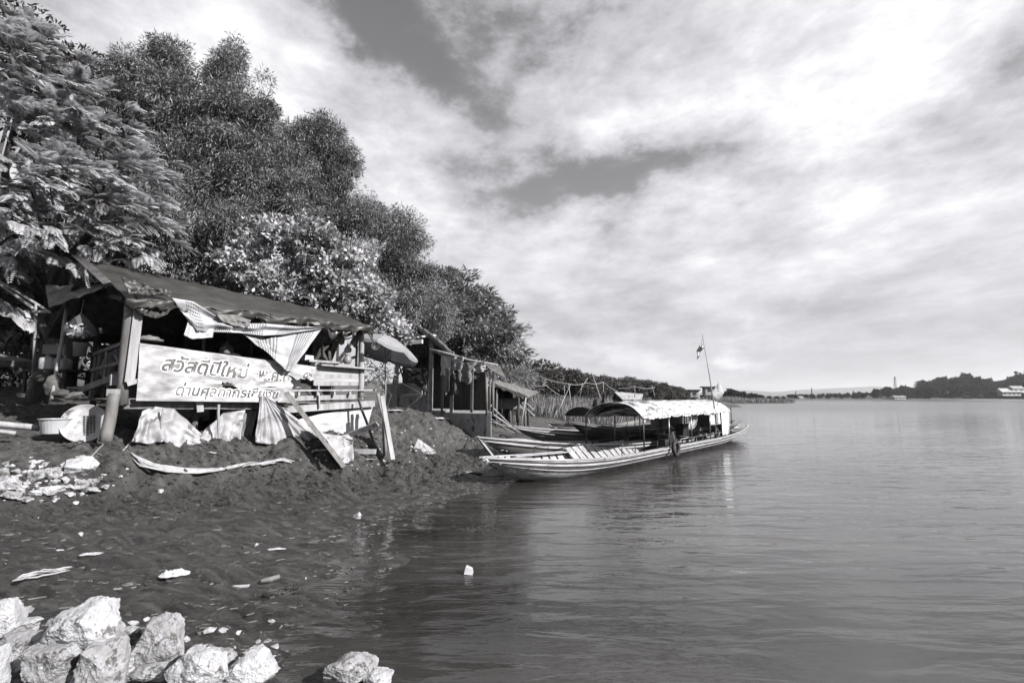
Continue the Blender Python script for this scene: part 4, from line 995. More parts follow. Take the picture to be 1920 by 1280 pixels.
# far-left shelter: sagging pale tarpaulin over poles
sh = thing('tarp_shelter', 'sagging pale tarpaulin strung on thin poles at the left edge beyond the stall', 'shelter', tuple(at(-40, 700, 10.5)))
def shf(u, v):
    T = [(-90, 540), (0, 560), (28, 575), (56, 582), (70, 602)]; Bm = [(-90, 560), (0, 590), (28, 600), (45, 618), (62, 624)]
    k = u*4; i = min(int(k), 3); f = k-i
    q = [tuple(P[i][j]*(1-f)+P[i+1][j]*f for j in (0, 1)) for P in (T, Bm)]
    p = at(q[0][0]+(q[1][0]-q[0][0])*v, q[0][1]+(q[1][1]-q[0][1])*v, 10.6-v*.6)
    return p+Vector((0, .06*n1(u*9, v*5), .05*n1(u*11, v*4)))
MB().grid(shf, 50, 16).build('canopy', M_tarp_l, sh, smooth=True, thick=.006)
for a, b in (((-60, 490, 11.2), (62, 578, 10.2)), ((-30, 510, 11), (95, 586, 10.3)), ((-60, 700, 10.9), (-52, 520, 10.9)), ((62, 705, 10.6), (68, 570, 10.4)), ((60, 584, 10.3), (95, 585, 10.4))):
    MB().tube([at(*a), at(*b)], .028, 6).build('pole', M_pole, sh, smooth=True)
MB().beam(at(-40, 665, 11.5), at(38, 682, 11), .8, .12).build('platform', M_wood_m, sh)
tr_ = MB(); branch_mb(tr_, at(100, 680, 11.8), at(72, 600, 12), .11, .09, .1); branch_mb(tr_, at(72, 600, 12), at(40, 500, 12.5), .09, .05, .1); branch_mb(tr_, at(80, 620, 12), at(64, 660, 11.8), .06, .09, .1)
tr_.build('bare_trunk', M_bark, label='twisted bare tree trunk behind the jugs', cat='trunk', smooth=True)

# ---------------------------------------------------------------- parasol
PC = at(731, 632, 13.9); base = at(722, 762, 13.9)
ax = (Vector((.30, .22, 1))).normalized(); Mp = disc_M(ax, (0, 1, 0))
um = thing('parasol', 'grey panelled garden parasol tilted between the stall and the tiled hut', 'parasol', tuple(base))
rad, hh, seg = .95, .40, 8; mb = MB()
M_par = mat('parasol fabric', .5, .64, .7, 4, bump=.1, trans=.5)
def canopy(u, v):
    a = 2*math.pi*u; k = (u*8) % 1; sag = 1-.055*math.sin(math.pi*k)
    r = rad*v*(1-(1-sag)*v); z = -hh*(v**1.7)-.03*math.sin(math.pi*k)*v
    return PC+Mp @ Vector((r*math.cos(a), r*math.sin(a), z))
mb.grid(canopy, 64, 10); cn = mb.build('canopy', M_par, um, thick=.004)
mb = MB(); mb.grid(lambda u, v: canopy(u, 1)+Mp @ Vector((0, 0, -.09*v*(.7+.3*abs(math.sin(u*8*math.pi))))), 64, 2); mb.build('valance', M_par, cn, thick=.004)
for k in range(8):
    a = 2*math.pi*k/8; rb = MB(); rb.tube([PC+Mp @ Vector((rad*v*math.cos(a), rad*v*math.sin(a), -hh*v**1.7-.012)) for v in (0, .25, .5, .75, 1)], .006, 5); rb.tube([PC+Mp @ Vector((rad*.55*math.cos(a), rad*.55*math.sin(a), -hh*.55**1.7-.012)), PC-ax*.34], .005, 4); rb.build('rib', M_metal, um)
MB().tube([PC+ax*.05, PC-ax*.38, base+Vector((0, 0, .55)), base], [.016, .016, .02, .02], 8).build('pole', M_pole, um, smooth=True)
prop(715, 690, 14.0, 731, 655, 13.8, .012, 'thin stick leaning against the parasol pole', base=False, name='wooden_stick', cat='stick')

# ================================================================ TILED CONCRETE HUT
h2 = thing('concrete_hut', 'open hut with square concrete columns and a steep sloping roof behind the parasol', 'hut', tuple(H2(2, 2, 1.5)))
def pp(name, m, mb, **kw): return mb.build(name, m, h2, **kw)
def hbox(a0, a1, b0, b1, z0, z1, m, name): return MB().box(H2((a0+a1)/2, (b0+b1)/2, (z0+z1)/2), (abs(a1-a0), abs(b1-b0), z1-z0), M=Matrix((N1, D2, Vector((0, 0, 1)))).transposed()).build(name, m, h2, bevel=.012)
hbox(.02, 2.4, 0, 5, .2, 1.6, M_conc, 'platform'); hbox(2.4, 6.5, 0.02, 5, .3, 1.66, M_conc, 'platform')
hbox(-.10, .14, -.12, .12, .3, 1.66, M_conc_l, 'corner_pier')
hbox(3.5, 7.0, .1, .35, 1.6, 2.30, M_conc, 'low_wall'); hbox(4.0, 7.0, .5, .7, 1.6, 2.78, M_conc, 'low_wall')
hbox(3.2, 3.45, -.1, .15, 1.2, 4.5, M_conc, 'column'); hbox(2.55, 2.68, -.05, .08, 1.55, 4.1, M_wood_m, 'column'); hbox(1.95, 2.15, .0, .2, 1.55, 3.9, M_conc, 'column')
hbox(.9, 1.06, .9, 1.06, 1.55, 3.5, M_conc, 'column'); hbox(5.6, 5.85, 0, .2, 1.5, 5.2, M_conc, 'column'); hbox(3.2, 3.4, 4.6, 4.8, 1.5, 4.5, M_conc, 'column')
rf0, rf1 = H2(5.9, -.35, 5.68), H2(2.05, -.35, 3.92)
def tiled(u, v):       # u along b, v ridge..eave
    p = rf0.lerp(rf1, v)+D2*(u*5.6); p.z += -.16*math.sin(v*math.pi)*-1*.9-.10*v**6+.035*(1-((v*9) % 1))+.02*abs(math.sin(u*26*math.pi)); return p
mb = MB(); mb.grid(tiled, 160, 36); rf = pp('roof', M_conc, mb, smooth=False, thick=.03)
vb = MB(); vb.grid(lambda u, v: tiled(0, u)+Vector((0, 0, -.02-.16*v))-D1*.03, 30, 2); vb.build('verge_board', M_wood_m, rf, thick=.03)
mb = MB(); mb.grid(lambda u, v: rf0+D2*(u*5.6)+N1*v*2.6+Vector((0, 0, -v*1.6+.03*abs(math.sin(u*80)))), 60, 8); pp('roof', M_conc, mb, thick=.03)
mb = MB(); mb.grid(lambda u, v: at(738, 641, 20.4).lerp(at(792, 632, 19.9), u)+Vector((0, 0, .05*abs(math.sin(u*7*math.pi))+v*.12))+(N1*.0+D1*.7)*v, 70, 4); pp('lean_roof', M_conc_l, mb, thick=.03)
MB().beam(at(738, 645, 20.4), at(792, 640, 19.9), .1, .16).build('fascia_beam', M_conc_l, h2)
mb = MB(); mb.grid(lambda u, v: H2(.2+u*6.5, 4.7+.1*n1(u*12, v*2), 1.6+v*(1.9+2.2*u)), 30, 6); pp('back_wall', M_wood_d, mb, thick=.02)
mb = MB(); mb.grid(lambda u, v: at(758, 690, 20.2).lerp(at(800, 690, 19.9), u).lerp(at(772, 716, 20.2).lerp(at(800, 735, 19.9), u), v)+D1*.12*n1(u*6, v*5), 24, 14); mb.build('hanging_tarp', M_tarp_b, h2, smooth=True, thick=.01)
for a in (3.9, 4.5, 5.1): hbox(a, a+.10, 2.0, 2.1, 1.6, 4.2, M_wood_d, 'column')
mb = MB()
for k, (px, w) in enumerate(((913, .05), (918, .035), (924, .045))): mb = MB(); mb.tube([at(px, 778+k, 18.0), at(px+(-1, 1, 1)[k], 697, 18.1)], w, 7); mb.build('porch_pole', M_wood_m, h2, smooth=True)
MB().tube([at(806, 655, 19.2), at(842, 664, 18.8), at(880, 675, 18.5), at(934, 684, 18.2)], [.05, .06, .04, .03], 7).build('porch_rail', M_wood_l, h2, smooth=True)
MB().tube([at(812, 658, 19.4), at(880, 690, 19.2), at(934, 694, 18.8)], .03, 6).build('porch_rail', M_wood_m, h2, smooth=True)
for k in range(7): MB().beam(at(905+k*5, 680+k, 18.8), at(922+k*4, 694+k*2.3, 17.9), .05, .03).build('porch_slat', M_wood_m, h2)
# laundry
def garment(px, py, Y, w, h, m, label, cat='clothes', seed=1, sleeves=False, name='hanging_garment'):
    c = at(px, py, Y)
    def fn(u, v):
        ww = w*(1+(.35 if sleeves and .08 < v < .38 else 0)+.15*n1(v*3, seed))
        return c+Vector(((u-.5)*ww, .05*math.sin(u*9+seed)*(.3+v)+.03*n1(u*5, v*5, s=seed)-(u-.5)*.25, -h*v*(1-.15*abs(math.sin(u*3.1+seed))*v)))
    MB().grid(fn, 22, 20).build(name, m, label=label, cat=cat, smooth=True, thick=.006)
garment(836, 664, 18.9, .42, .9, M_tarp_w, 'white patterned garment hanging leftmost on the porch rail', seed=1)
garment(838, 690, 18.8, .22, 1.0, M_cloth_m, 'narrow ragged cloth hanging below the white garment', seed=2)
garment(858, 668, 18.6, .35, .55, M_tarp_l, 'pale small shirt second on the porch rail', seed=3, sleeves=True)
garment(872, 680, 18.5, .5, .8, M_cloth_m, 'grey shirt with sleeves hanging in the middle of the porch rail', seed=4, sleeves=True)
garment(850, 700, 19.0, .5, .9, M_cloth_d, 'dark cloth hanging behind the shirts in the porch', seed=6)
garment(899, 678, 18.3, .42, .42, M_tarp_l, 'pale little garment rightmost on the porch rail', seed=5)
# ================================================================ LOW POLE SHED
h3 = thing('pole_shed', 'low dark pole shed with a drooping roof beyond the concrete hut', 'shed', tuple(at(940, 790, 25)))
ra, rb_, rc, rd = at(868, 696, 23.0), at(990, 741, 23.6), at(885, 700, 31.0), at(1010, 735, 30.0)
mb = MB(); mb.grid(lambda u, v: ra.lerp(rb_, u).lerp(rc.lerp(rd, u), v)+Vector((0, 0, .06*n1(u*9, v*4)+.03*n1(u*30, v*20)-.25*u*u*(1-v)*.4)), 40, 14); mb.build('roof', M_wood_m, h3, thick=.07)
mb = MB(); mb.grid(lambda u, v: ra.lerp(rb_, u)+Vector((0, 0, -.02-v*(.10+.14*max(0, n1(u*20, 3)))))-D1*.04, 50, 2); mb.build('ragged_verge', M_wood_d, h3, thick=.02)
for i, (px, pt, Yd) in enumerate(((932, 722, 23.5), (941, 725, 24), (955, 728, 27), (973, 735, 23.6), (984, 738, 23.8), (968, 736, 28), (905, 712, 24), (990, 742, 27))):
    b = at(px, pt, Yd); g = gnd(b.x, b.y); MB().tube([(b.x+.05*(i % 3-1), b.y, g-.1), b], .06, 6).build('post', M_wood_d if i % 2 else M_wood_m, h3, smooth=True)
mb = MB(); mb.grid(lambda u, v: at(880, 720, 28).lerp(at(962, 730, 28), u)+Vector((0, .1*n1(u*20, 1), -v*2.0)), 60, 3); mb.build('slat_wall', M_wood_d, h3, thick=.02)
MB().box(at(947, 757, 25), (1.6, .9, .5), rz=.4, jit=.06).build('hanging_hammock', M_cloth_m, h3)
for (a, b, lab) in (((977, 796, 22.5), (986, 745, 23), 'pale pole slanting up to the far corner of the low shed'), ((960, 800, 21.5), (918, 758, 19), 'rope-like stick slanting from the pier to the mud, upper one'), ((975, 812, 20.5), (918, 772, 18.6), 'rope-like stick slanting from the pier to the mud, lower one'), ((1002, 780, 23), (975, 755, 24), 'short pole sticking out right of the low shed'), ((1000, 768, 24), (972, 742, 25), 'uppermost short pole sticking out right of the low shed')):
    MB().tube([at(*a), at(*b)], .035, 6).build('slanting_pole', M_pole, label=lab, cat='pole', smooth=True)
# ================================================================ BOATS
M_fold = mat('grey crumpled tarpaulin', .06, .34, .4, 2.6, detail=5, bump=.6, bscale=5, spec=.5, contrast=(.42, .6), bdist=.05)
def boat_shape(L, Wd, bow=.75, stern=.65, mid=.40, draft=.22, bowlen=5.0, sternlen=6.0, tipw=.10, sternw=.22, rake=.5):
    def w(s):
        a = 1-(1-min(s/bowlen, 1))**2.1; b = 1-(1-min((L-s)/sternlen, 1))**2.2
        return max(tipw if s < L/2 else sternw, Wd*(a**.85)*(b**.8)+(tipw if s < L/2 else sternw)*(1-min(a, b)))
    def g(s):
        t = s/L; return mid+(bow-mid)*max(0, 1-s/(bowlen*1.25))**1.8+(stern-mid)*max(0, 1-(L-s)/(sternlen*1.1))**1.8
    def k(s):
        a = max(0, 1-s/(bowlen*.75)); b = max(0, 1-(L-s)/(sternlen*.9))
        return -draft+(g(0)*.55+draft)*a**2.0+(g(L)*.62+draft)*b**2.0
    return w, g, k
def boat(name, label, loc, heading, L, Wd, m_out, m_in, m_rail, group=None, strakes=((.86, .035, 0), (.70, .05, 1)), ribs=.45, cat='boat', rib_m=None, stern_n=36, low_m=None, **kw):
    """local frame: x from bow tip aft, y to port (left when looking aft... kept simple), z up from the waterline"""
    w, g, k = boat_shape(L, Wd, **kw)
    b = thing(name, label, cat, loc, heading, group)
    def sec(s, h, inset=0):      # h 0 keel..1 gunwale -> (halfwidth, z)
        hw = w(s)*(1-(1-h)**2.6)**.62 if h < 1 else w(s)
        return max(0, hw*(.80+.20*h)-inset), k(s)+(g(s)-k(s))*h
    n = stern_n; hs = [0, .12, .28, .45, .6, .75, .88, 1]
    bx_ = kw.get('rake', .5)
    def X(s, h): return s+(1-h)*bx_*max(0, 1-s/2.2)*1.0-(1-h)*bx_*.8*max(0, 1-(L-s)/2.2)
    mb = MB()
    def ss(u): return L*(u*u*(3-2*u)*.5+u*.5)
    def outer(u, v):
        s = ss(u); q = v*2-1; h = abs(q); y, z = sec(s, h); return (X(s, h), math.copysign(y, q), z)
    mb.grid(outer, 60, 20); mb.build('hull', m_out, b, smooth=True, local=True)
    mb = MB()
    def inner(u, v):
        s = .25+(L-.5)*u; q = v*2-1; h = max(.32, abs(q)); y, z = sec(s, h, .045)
        if abs(q) < .32: y = y*abs(q)/.32
        return (X(s, h), math.copysign(y, q), z+.0)
    mb.grid(inner, 50, 16); mb.build('inner_hull', m_in, b, smooth=True, local=True)
    mb = MB()
    for sg in (-1, 1):
        pts = [ss(i/50) for i in range(51)]
        for i in range(50):
            a, c = pts[i], pts[i+1]
            mb.beam((X(a, 1), sg*(w(a)-.02), g(a)+.012), (X(c, 1), sg*(w(c)-.02), g(c)+.012), .085, .035)
    mb.build('gunwale', m_rail, b, local=True)
    for (h, th, kind) in strakes:
        for sg in (-1, 1):
            mb = MB()
            for i in range(50):
                a, c = pts[i], pts[i+1]; ya, za = sec(a, h); yc, zc = sec(c, h)
                mb.beam((X(a, h), sg*(ya+.012), za), (X(c, h), sg*(yc+.012), zc), .03, th)
            mb.build('strake', m_rail if kind == 0 else (rib_m or M_wood_d), b, local=True)
    if ribs:
        s = 1.2
        while s < L-1.2:
            mb = MB(); p = [(X(s, abs(h)), math.copysign(max(0, sec(s, abs(h), .06)[0]), h), sec(s, abs(h))[1]+.01) for h in (-.97, -.75, -.5, -.34, .34, .5, .75, .97)]
            for i in range(7): mb.beam(p[i], p[i+1], .05, .03, up=(1, 0, 0))
            mb.build('rib', rib_m or M_wood_d, b, local=True)
            s += ribs
    # floor boards
    mb = MB(); s = .9
    while s < L-1.1:
        y = sec(s, .33)[0]-.09; z = sec(s, .36)[1]+.03
        mb.box((s, 0, z), (.16, 2*max(y, .05), .02), jit=.004); s += .18
    mb.build('floor_boards', m_in, b, local=True)
    b['_L'] = L
    return b, w, g, k, sec, X
BH = math.atan2(.779, .627)
mb_, w, g, k, sec, X = boat('river_boat', 'long pale passenger boat with a white canopy, nearest the camera', (-.67, 12.3, 0), BH, 22.0, 1.12, M_hull_l, M_hull_w, M_hull_w,
    strakes=((.90, .03, 1), (.80, .05, 0), (.68, .04, 1), (.60, .03, 0)), ribs=.42, bow=.72, stern=.66, mid=.40, draft=.2, bowlen=4.6, sternlen=8.5)
del mb_['_L']; BT = mb_
def lp(name, m, mb, parent=BT, **kw): return mb.build(name, m, parent, local=True, **kw)
# side seats / inner lining panels with dark slots (seen on the far side)
mb = MB()
for i in range(11):
    s = 5.0+i*.42
    for sg in (1,):
        y0, z0 = sec(s+.2, .95, .10); y1, z1 = sec(s+.2, .45, .30)
        mb.add([(s+.03, sg*y0, z0+.16), (s+.37, sg*y0, z0+.16), (s+.42, sg*y1, z1), (s+.08, sg*y1, z1)], [(0, 1, 2, 3)])
lp('lining_panels', M_wood_l, mb, thick=.02)
for sg in (-1, 1):
    mb = MB()
    for i in range(26):
        a, c = 2.0+i*.55, 2.55+i*.55; mb.beam((a, sg*(w(a)-.16), g(a)+.0), (c, sg*(w(c)-.16), g(c)+.0), .16, .025)
    lp('side_deck', M_hull_w, mb)
mb = MB(); mb.box((1.0, 0, g(1)-.05), (1.4, .5, .03)); lp('bow_deck', M_hull_w, mb)
# canopy frame and cover: local y negative is the starboard side facing the camera
CE, CPK = 1.50, 1.98     # eave and peak heights
def arch(s, q, lift=0, over=0):     # q -1..1 across
    hw = max(.55, w(s)*.93+.02)+over; zz = CE+.06*(s-6.5)/9
    return Vector((s, q*hw, zz+lift+(CPK-CE)*(1-abs(q)**2.3)))
for s in (6.5, 8.6, 10.8, 13.0, 15.7):
    for sg in (-1, 1):
        mb = MB(); a = arch(s, sg); mb.tube([(s, sg*(w(s)-.05), g(s)), a], .024, 7); lp('canopy_post', M_metal if s != 6.5 else M_black, mb, smooth=True)
    mb = MB(); mb.tube([arch(s, -1+i/8) for i in range(17)], .018, 6); lp('canopy_arch', M_black, mb, smooth=True)
for sg in (-1, 0, 1):
    mb = MB(); mb.tube([arch(6.4, sg), arch(9, sg), arch(12, sg), arch(15.8, sg)], .018, 6); lp('canopy_rail', M_metal, mb, smooth=True)
M_cano = mat('worn white canopy sheet', .36, .66, .6, 2.5, (.6, 2.5, 1), detail=9, bump=.5, bscale=7, wear=(.18, 4, .56), contrast=(.3, .6), trans=.05)
def cover(s0, s1, seed):
    def fn(u, v):
        s = s0+(s1-s0)*u; q = v*2-1; p = arch(s, q, .03, .05)
        sg = .035*abs(math.sin((s-6.5)*math.pi/1.1))
        p.z += -sg+.025*n1(s*3, q*3, s=seed)+.012*n1(s*12, q*9, s=seed)
        if abs(q) > .93: p.z -= .03+.07*abs(n1(s*5, seed))
        return p
    return fn
lp('canopy_cover', M_cano, MB().grid(cover(6.45, 12.6, 4), 130, 30), smooth=True, thick=.012)
lp('canopy_cover', M_cano, MB().grid(cover(12.5, 15.95, 9), 80, 30), smooth=True, thick=.03)
# dark crumpled sheets under and in front of the frame
def under(s0, s1, dz, amp, seed):
    def fn(u, v):
        s = s0+(s1-s0)*u; q = v*2-1; p = arch(s, q*.96, -.05-dz)
        p.z += amp*n1(s*2.2, q*4, s=seed)+amp*.5*n1(s*6, q*9, s=seed)+ .0; return p
    return fn
lp('dark_canopy_sheet', M_fold, MB().grid(under(6.5, 8.7, -.06, .03, 3), 50, 30), smooth=True, thick=.01)
lp('dark_canopy_sheet', M_tarp_b, MB().grid(under(8.4, 15.8, .03, .03, 6), 60, 24), smooth=True, thick=.01)
def roll(s0, zc, hh_, seed):
    def fn(u, v):
        q = u*2-1; p = arch(s0, q*.95, -.06); pz = CE+.02
        z = pz+(p.z-pz)*v*hh_+zc
        return Vector((s0+.25*n1(q*3, v*3, s=seed)+.08*n1(q*9, v*8, s=seed), q*w(s0)*.92*(1-.06*v*v), z))
    return fn
lp('bunched_sheet', M_fold, MB().grid(roll(7.0, .0, 1.0, 5), 50, 22), smooth=True, thick=.01)
lp('bunched_sheet', M_fold, MB().grid(roll(8.2, -.04, .8, 8), 50, 16), smooth=True, thick=.01)
# faded lettering printed on the canopy
def canbox(u, v, off=0):
    s = 7.0+4.6*u; return arch(s, -(.98-.55*v)*1.0, .045+off*.6-.03*abs(math.sin((s-6.5)*math.pi/1.1)), .055)
M_pr = mat('faded print', .13, .3, .6, 20, bump=0)
fp = MB(); rg = np.random.default_rng(8)
for i in range(34):
    u = rg.uniform(.02, .5); v = rg.uniform(.12, .5); du = rg.uniform(.01, .03); dv = rg.uniform(.02, .09)
    fp.add([canbox(u, v), canbox(u+du, v), canbox(u+du+.01, v+dv), canbox(u+.01, v+dv)], [(0, 1, 2, 3)])
lp('faded_print', M_pr, fp)
# white curtains at the stern end
def curt(s0, s1, z0, sg, seed, y=0.0):
    def fn(u, v):
        s = s0+(s1-s0)*u; a = arch(s, sg); return Vector((s, a.y+sg*(.02+.025*math.sin(u*11+seed)*(1-v)+y), z0+(a.z-.02-z0)*v))
    return fn
M_curt = mat('white curtain', .66, .82, .6, 3, bump=.15)
lp('curtain', M_curt, MB().grid(curt(14.55, 15.8, .50, -1, 1), 30, 10), smooth=True, thick=.008)
lp('curtain', M_curt, MB().grid(lambda u, v: Vector((15.72, (-.9+1.6*u)*w(15.7), .55+v*1.05+.0)), 10, 6), thick=.008)
lp('curtain', M_tarp_w, MB().grid(curt(13.2, 14.5, 1.0, -1, 3, -.05), 30, 10), smooth=True, thick=.008)
lp('curtain', M_tarp_w, MB().grid(curt(11.9, 15.6, .85, 1, 3), 30, 10), smooth=True, thick=.008)
lp('curtain_tie', M_cloth_m, MB().grid(curt(13.75, 14.0, 1.05, -1, 5, .01), 8, 8), smooth=True, thick=.008)
mb = MB(); mb.grid(lambda u, v: Vector((11.8+u*.9+.1*math.sin(v*5), -.55*w(12)-.3*math.sin(u*3)*(.5), 1.5-.62*v*(1-.5*u*u)-.03*math.sin(u*9))), 24, 20); lp('hanging_net', M_fold, mb, smooth=True, thick=.006)
# low railing, benches, box
for sg in (-1, 1):
    mb = MB(); ps = [9.6, 11, 12.5, 14.2, 15.6, 16.3]; mb.tube([(s, sg*(w(s)-.04), g(s)+.24) for s in ps], .016, 6)
    for s in ps: mb.tube([(s, sg*(w(s)-.04), g(s)), (s, sg*(w(s)-.04), g(s)+.24)], .014, 5)
    lp('side_rail', M_metal, mb, smooth=True)
mb = MB(); ps = [3.4+i*.8 for i in range(8)]; mb.tube([(s, (w(s)-.04), g(s)+.22) for s in ps], .014, 6)
for s in ps: mb.tube([(s, (w(s)-.04), g(s)), (s, (w(s)-.04), g(s)+.22)], .012, 5)
lp('side_rail', M_black, mb, smooth=True)
for s in (5.0, 5.9, 7.6, 9.3): mb = MB(); mb.tube([(s, -(w(s)-.08), g(s)), (s+.02, -(w(s)-.08), g(s)+.30)], .014, 5); lp('stanchion', M_black, mb, smooth=True)
mb = MB(); mb.box((12.9, .1, .78), (.9, .5, .5), jit=.01); lp('engine_box', M_black, mb, bevel=.02)
eng = MB()
for c, s_ in (((10.9, 0, .5), (.7, .45, .4)), ((11.5, .1, .55), (.5, .3, .5)), ((10.4, -.1, .42), (.4, .3, .25))): eng.box(c, s_, jit=.03)
eng.tube([(10.6, 0, .7), (10.7, -.1, .95), (11.2, -.2, .95)], .04, 8); eng.tube([(11.2, .1, .8), (11.9, .2, .9)], .05, 8); lp('engine', M_black, eng)
mb = MB(); mb.torus((13.6, -.35, .75), .2, .02, disc_M((1, 0, .4)), 24, 6); mb.tube([(13.6, -.35, .75), (13.9, -.35, .6)], .02, 6); lp('steering_wheel', M_metal, mb, smooth=True)
for i, s in enumerate((12.0, 13.6, 14.4)):
    mb = MB(); mb.box((s, .2, .56), (.28, 1.2*w(s), .04)); mb.box((s, .45*w(s), .4), (.05, .05, .3)); mb.box((s, -.25, .4), (.05, .05, .3)); lp('bench', M_wood_m, mb)
mb = MB(); mb.box((18.8, 0, g(18.8)+.02), (2.8, 2*w(18.8)*.82, .03)); lp('stern_deck', M_wood_m, mb)
mb = MB(); mb.tube([(17.0, -.1, g(17)+.1), (20.5, .15, g(20)+.18)], .035, 6); mb.tube([(17.3, .3, g(17)+.1), (19.6, .1, g(19)+.2)], .02, 6); lp('tiller_shaft', M_wood_m, mb, smooth=True)
mb = MB(); mb.tube([(9.0, -.95*w(9), .75), (9.02, -w(9)-.0, .42)], .012, 5)
def tyre(loc_s, side, zc, r, label, squash=1):
    mb = MB(); c = BT.matrix_basis @ Vector((loc_s, side, zc))
    n = BT.matrix_basis.to_3x3() @ Vector((.0, math.copysign(1, side), .05)); M = disc_M(n)
    mb.torus(c, r*.76, r*.25, M, 30, 10)
    o = mb.build('tyre', M_rubber, label=label, cat='tyre', smooth=True)
    rp = MB().tube([c+Vector((0, 0, r*.75)), c+Vector((0, 0, r+.28))-n*.1], .012, 5).build('rope', M_rope, o)
    return o
tyre(8.7, -w(8.7)-.13, .38, .29, 'black car tyre hung outside the near rail of the canopied boat')
tyre(9.4, w(9.4)-.12, .72, .26, 'tyre hung on the far side rail, seen through the canopied boat')
tyre(14.0, -w(14)+.1, .62, .24, 'small ring fender hung inside the rail beside the white curtain')
# flags on the roof
def flagpole(p0, p1, r): return MB().tube([p0, (Vector(p0)+Vector(p1))/2+Vector((.02, 0, 0)), p1], [r, r*.8, r*.5], 7)
a, b = at(1340, 768, 22.6), at(1317, 628, 22.6)
ft = thing('flag_staff', 'tall thin staff with a limp striped national flag on the boat roof', 'flag', tuple(a))
flagpole(a, b, .03).build('pole', M_pole, ft, smooth=True)
m = bpy.data.materials.new('striped flag cloth'); m.use_nodes = True; nt = m.node_tree; uvn = nn(nt, 'ShaderNodeTexCoord'); sp = nn(nt, 'ShaderNodeSeparateXYZ'); nt.links.new(uvn.outputs['UV'], sp.inputs[0])
cr = nn(nt, 'ShaderNodeValToRGB'); cr.color_ramp.interpolation = 'CONSTANT'; e = cr.color_ramp.elements
e[0].position = 0; e[0].color = tint(.14); e[1].position = 1/6; e[1].color = tint(.75)
for p, c in ((2/6, .03), (4/6, .75), (5/6, .14)): x = e.new(p); x.color = tint(c)
nt.links.new(sp.outputs[1], cr.inputs[0]); nt.links.new(cr.outputs[0], nt.nodes['Principled BSDF'].inputs['Base Color']); nt.nodes['Principled BSDF'].inputs['Roughness'].default_value = .8
def flg(u, v):
    px = 1318.5-u*13+v*1.5-2*math.sin(v*3)*(1-u); py = 634+u*26+v*18*(1-.3*u)
    p = at(px, py, 22.6); return p+Vector((0, .07*math.sin(u*9+v*4), .03*math.sin(v*7+u*4)))
MB().grid(flg, 16, 24).build('flag_cloth', m, ft, smooth=True)
a, b = at(1345, 768, 23.4), at(1347, 716, 23.4)
ft = thing('signal_flag', 'plain white flag hanging like a diamond at the stern end of the boat roof', 'flag', tuple(a))
flagpole(a, b, .018).build('pole', M_pole, ft, smooth=True)
def dia(u, v):
    P = [(1349.5, 715), (1356.5, 737), (1346, 752), (1333, 739)]
    p = [P[0][i]*(1-u)*(1-v)+P[1][i]*u*(1-v)+P[2][i]*u*v+P[3][i]*(1-u)*v for i in (0, 1)]
    return at(p[0], p[1], 23.38)+Vector((0, .05*math.sin(u*5+v*3), 0))
MB().grid(dia, 14, 14).build('flag_cloth', M_tarp_w, ft, smooth=True, thick=.004)
em = MB()
for cu, cv, r in ((.42, .42, .07), (.6, .62, .05)):
    em.add([dia(cu+r*math.cos(t*.524)*1.0, cv+r*.5*math.sin(t*.524))-Vector((0, .01, 0)) for t in range(12)], [tuple(range(12))])
em.build('emblem', M_cloth_m, ft)

# second boat, drawn up beside the first
b2, w2, g2, k2, sec2, X2 = boat('long_boat', 'open long boat with twin white rails and tall pointed bow behind the canopied one', (-1.02, 15.7, 0), math.atan2(.70, .72), 17, .95, M_hull_g, M_hull_w, M_hull_w,
     strakes=((.93, .03, 1), (.80, .06, 0), (.72, .025, 1)), ribs=.8, bow=.95, stern=.6, mid=.38, draft=.15, bowlen=6.5, sternlen=6, tipw=.05, rib_m=M_black, rake=.75)
mb = MB(); mb.beam((-.03, 0, .98), (.75, 0, .18), .09, .06); mb.build('stem_post', M_hull_w, b2, local=True)
def px_boat(name, label, px, py, Yd, head, L, Wd, mo, mi, mr, bowz, grp=None, **kw):
    p = at(px, py, Yd); z = p.z-bowz
    r = boat(name, label, (p.x, p.y, z), head, L, Wd, mo, mi, mr, group=grp, bow=bowz, **kw); return r
r = px_boat('long_boat', 'white-railed canoe with a dark pointed nose, third back from the camera', 963, 799, 20.5, math.atan2(.38, .925), 11, .62, M_hull_g, M_hull_w, M_hull_w, .75, mid=.42, bowlen=4, sternlen=5, draft=.12, strakes=((.85, .05, 0), (.70, .03, 1)), ribs=.9, tipw=.05)
r = px_boat('long_boat', 'dark-hulled boat whose black upturned nose shows above the middle of the group', 1065, 790, 20.2, math.atan2(.62, .78), 13, .85, M_hull_d, M_hull_g, M_hull_g, .95, mid=.42, bowlen=5, sternlen=5, draft=.15, strakes=((.9, .05, 0),), ribs=.9, tipw=.04, rake=.7)
bD, wD, gD, kD, secD, XD = r
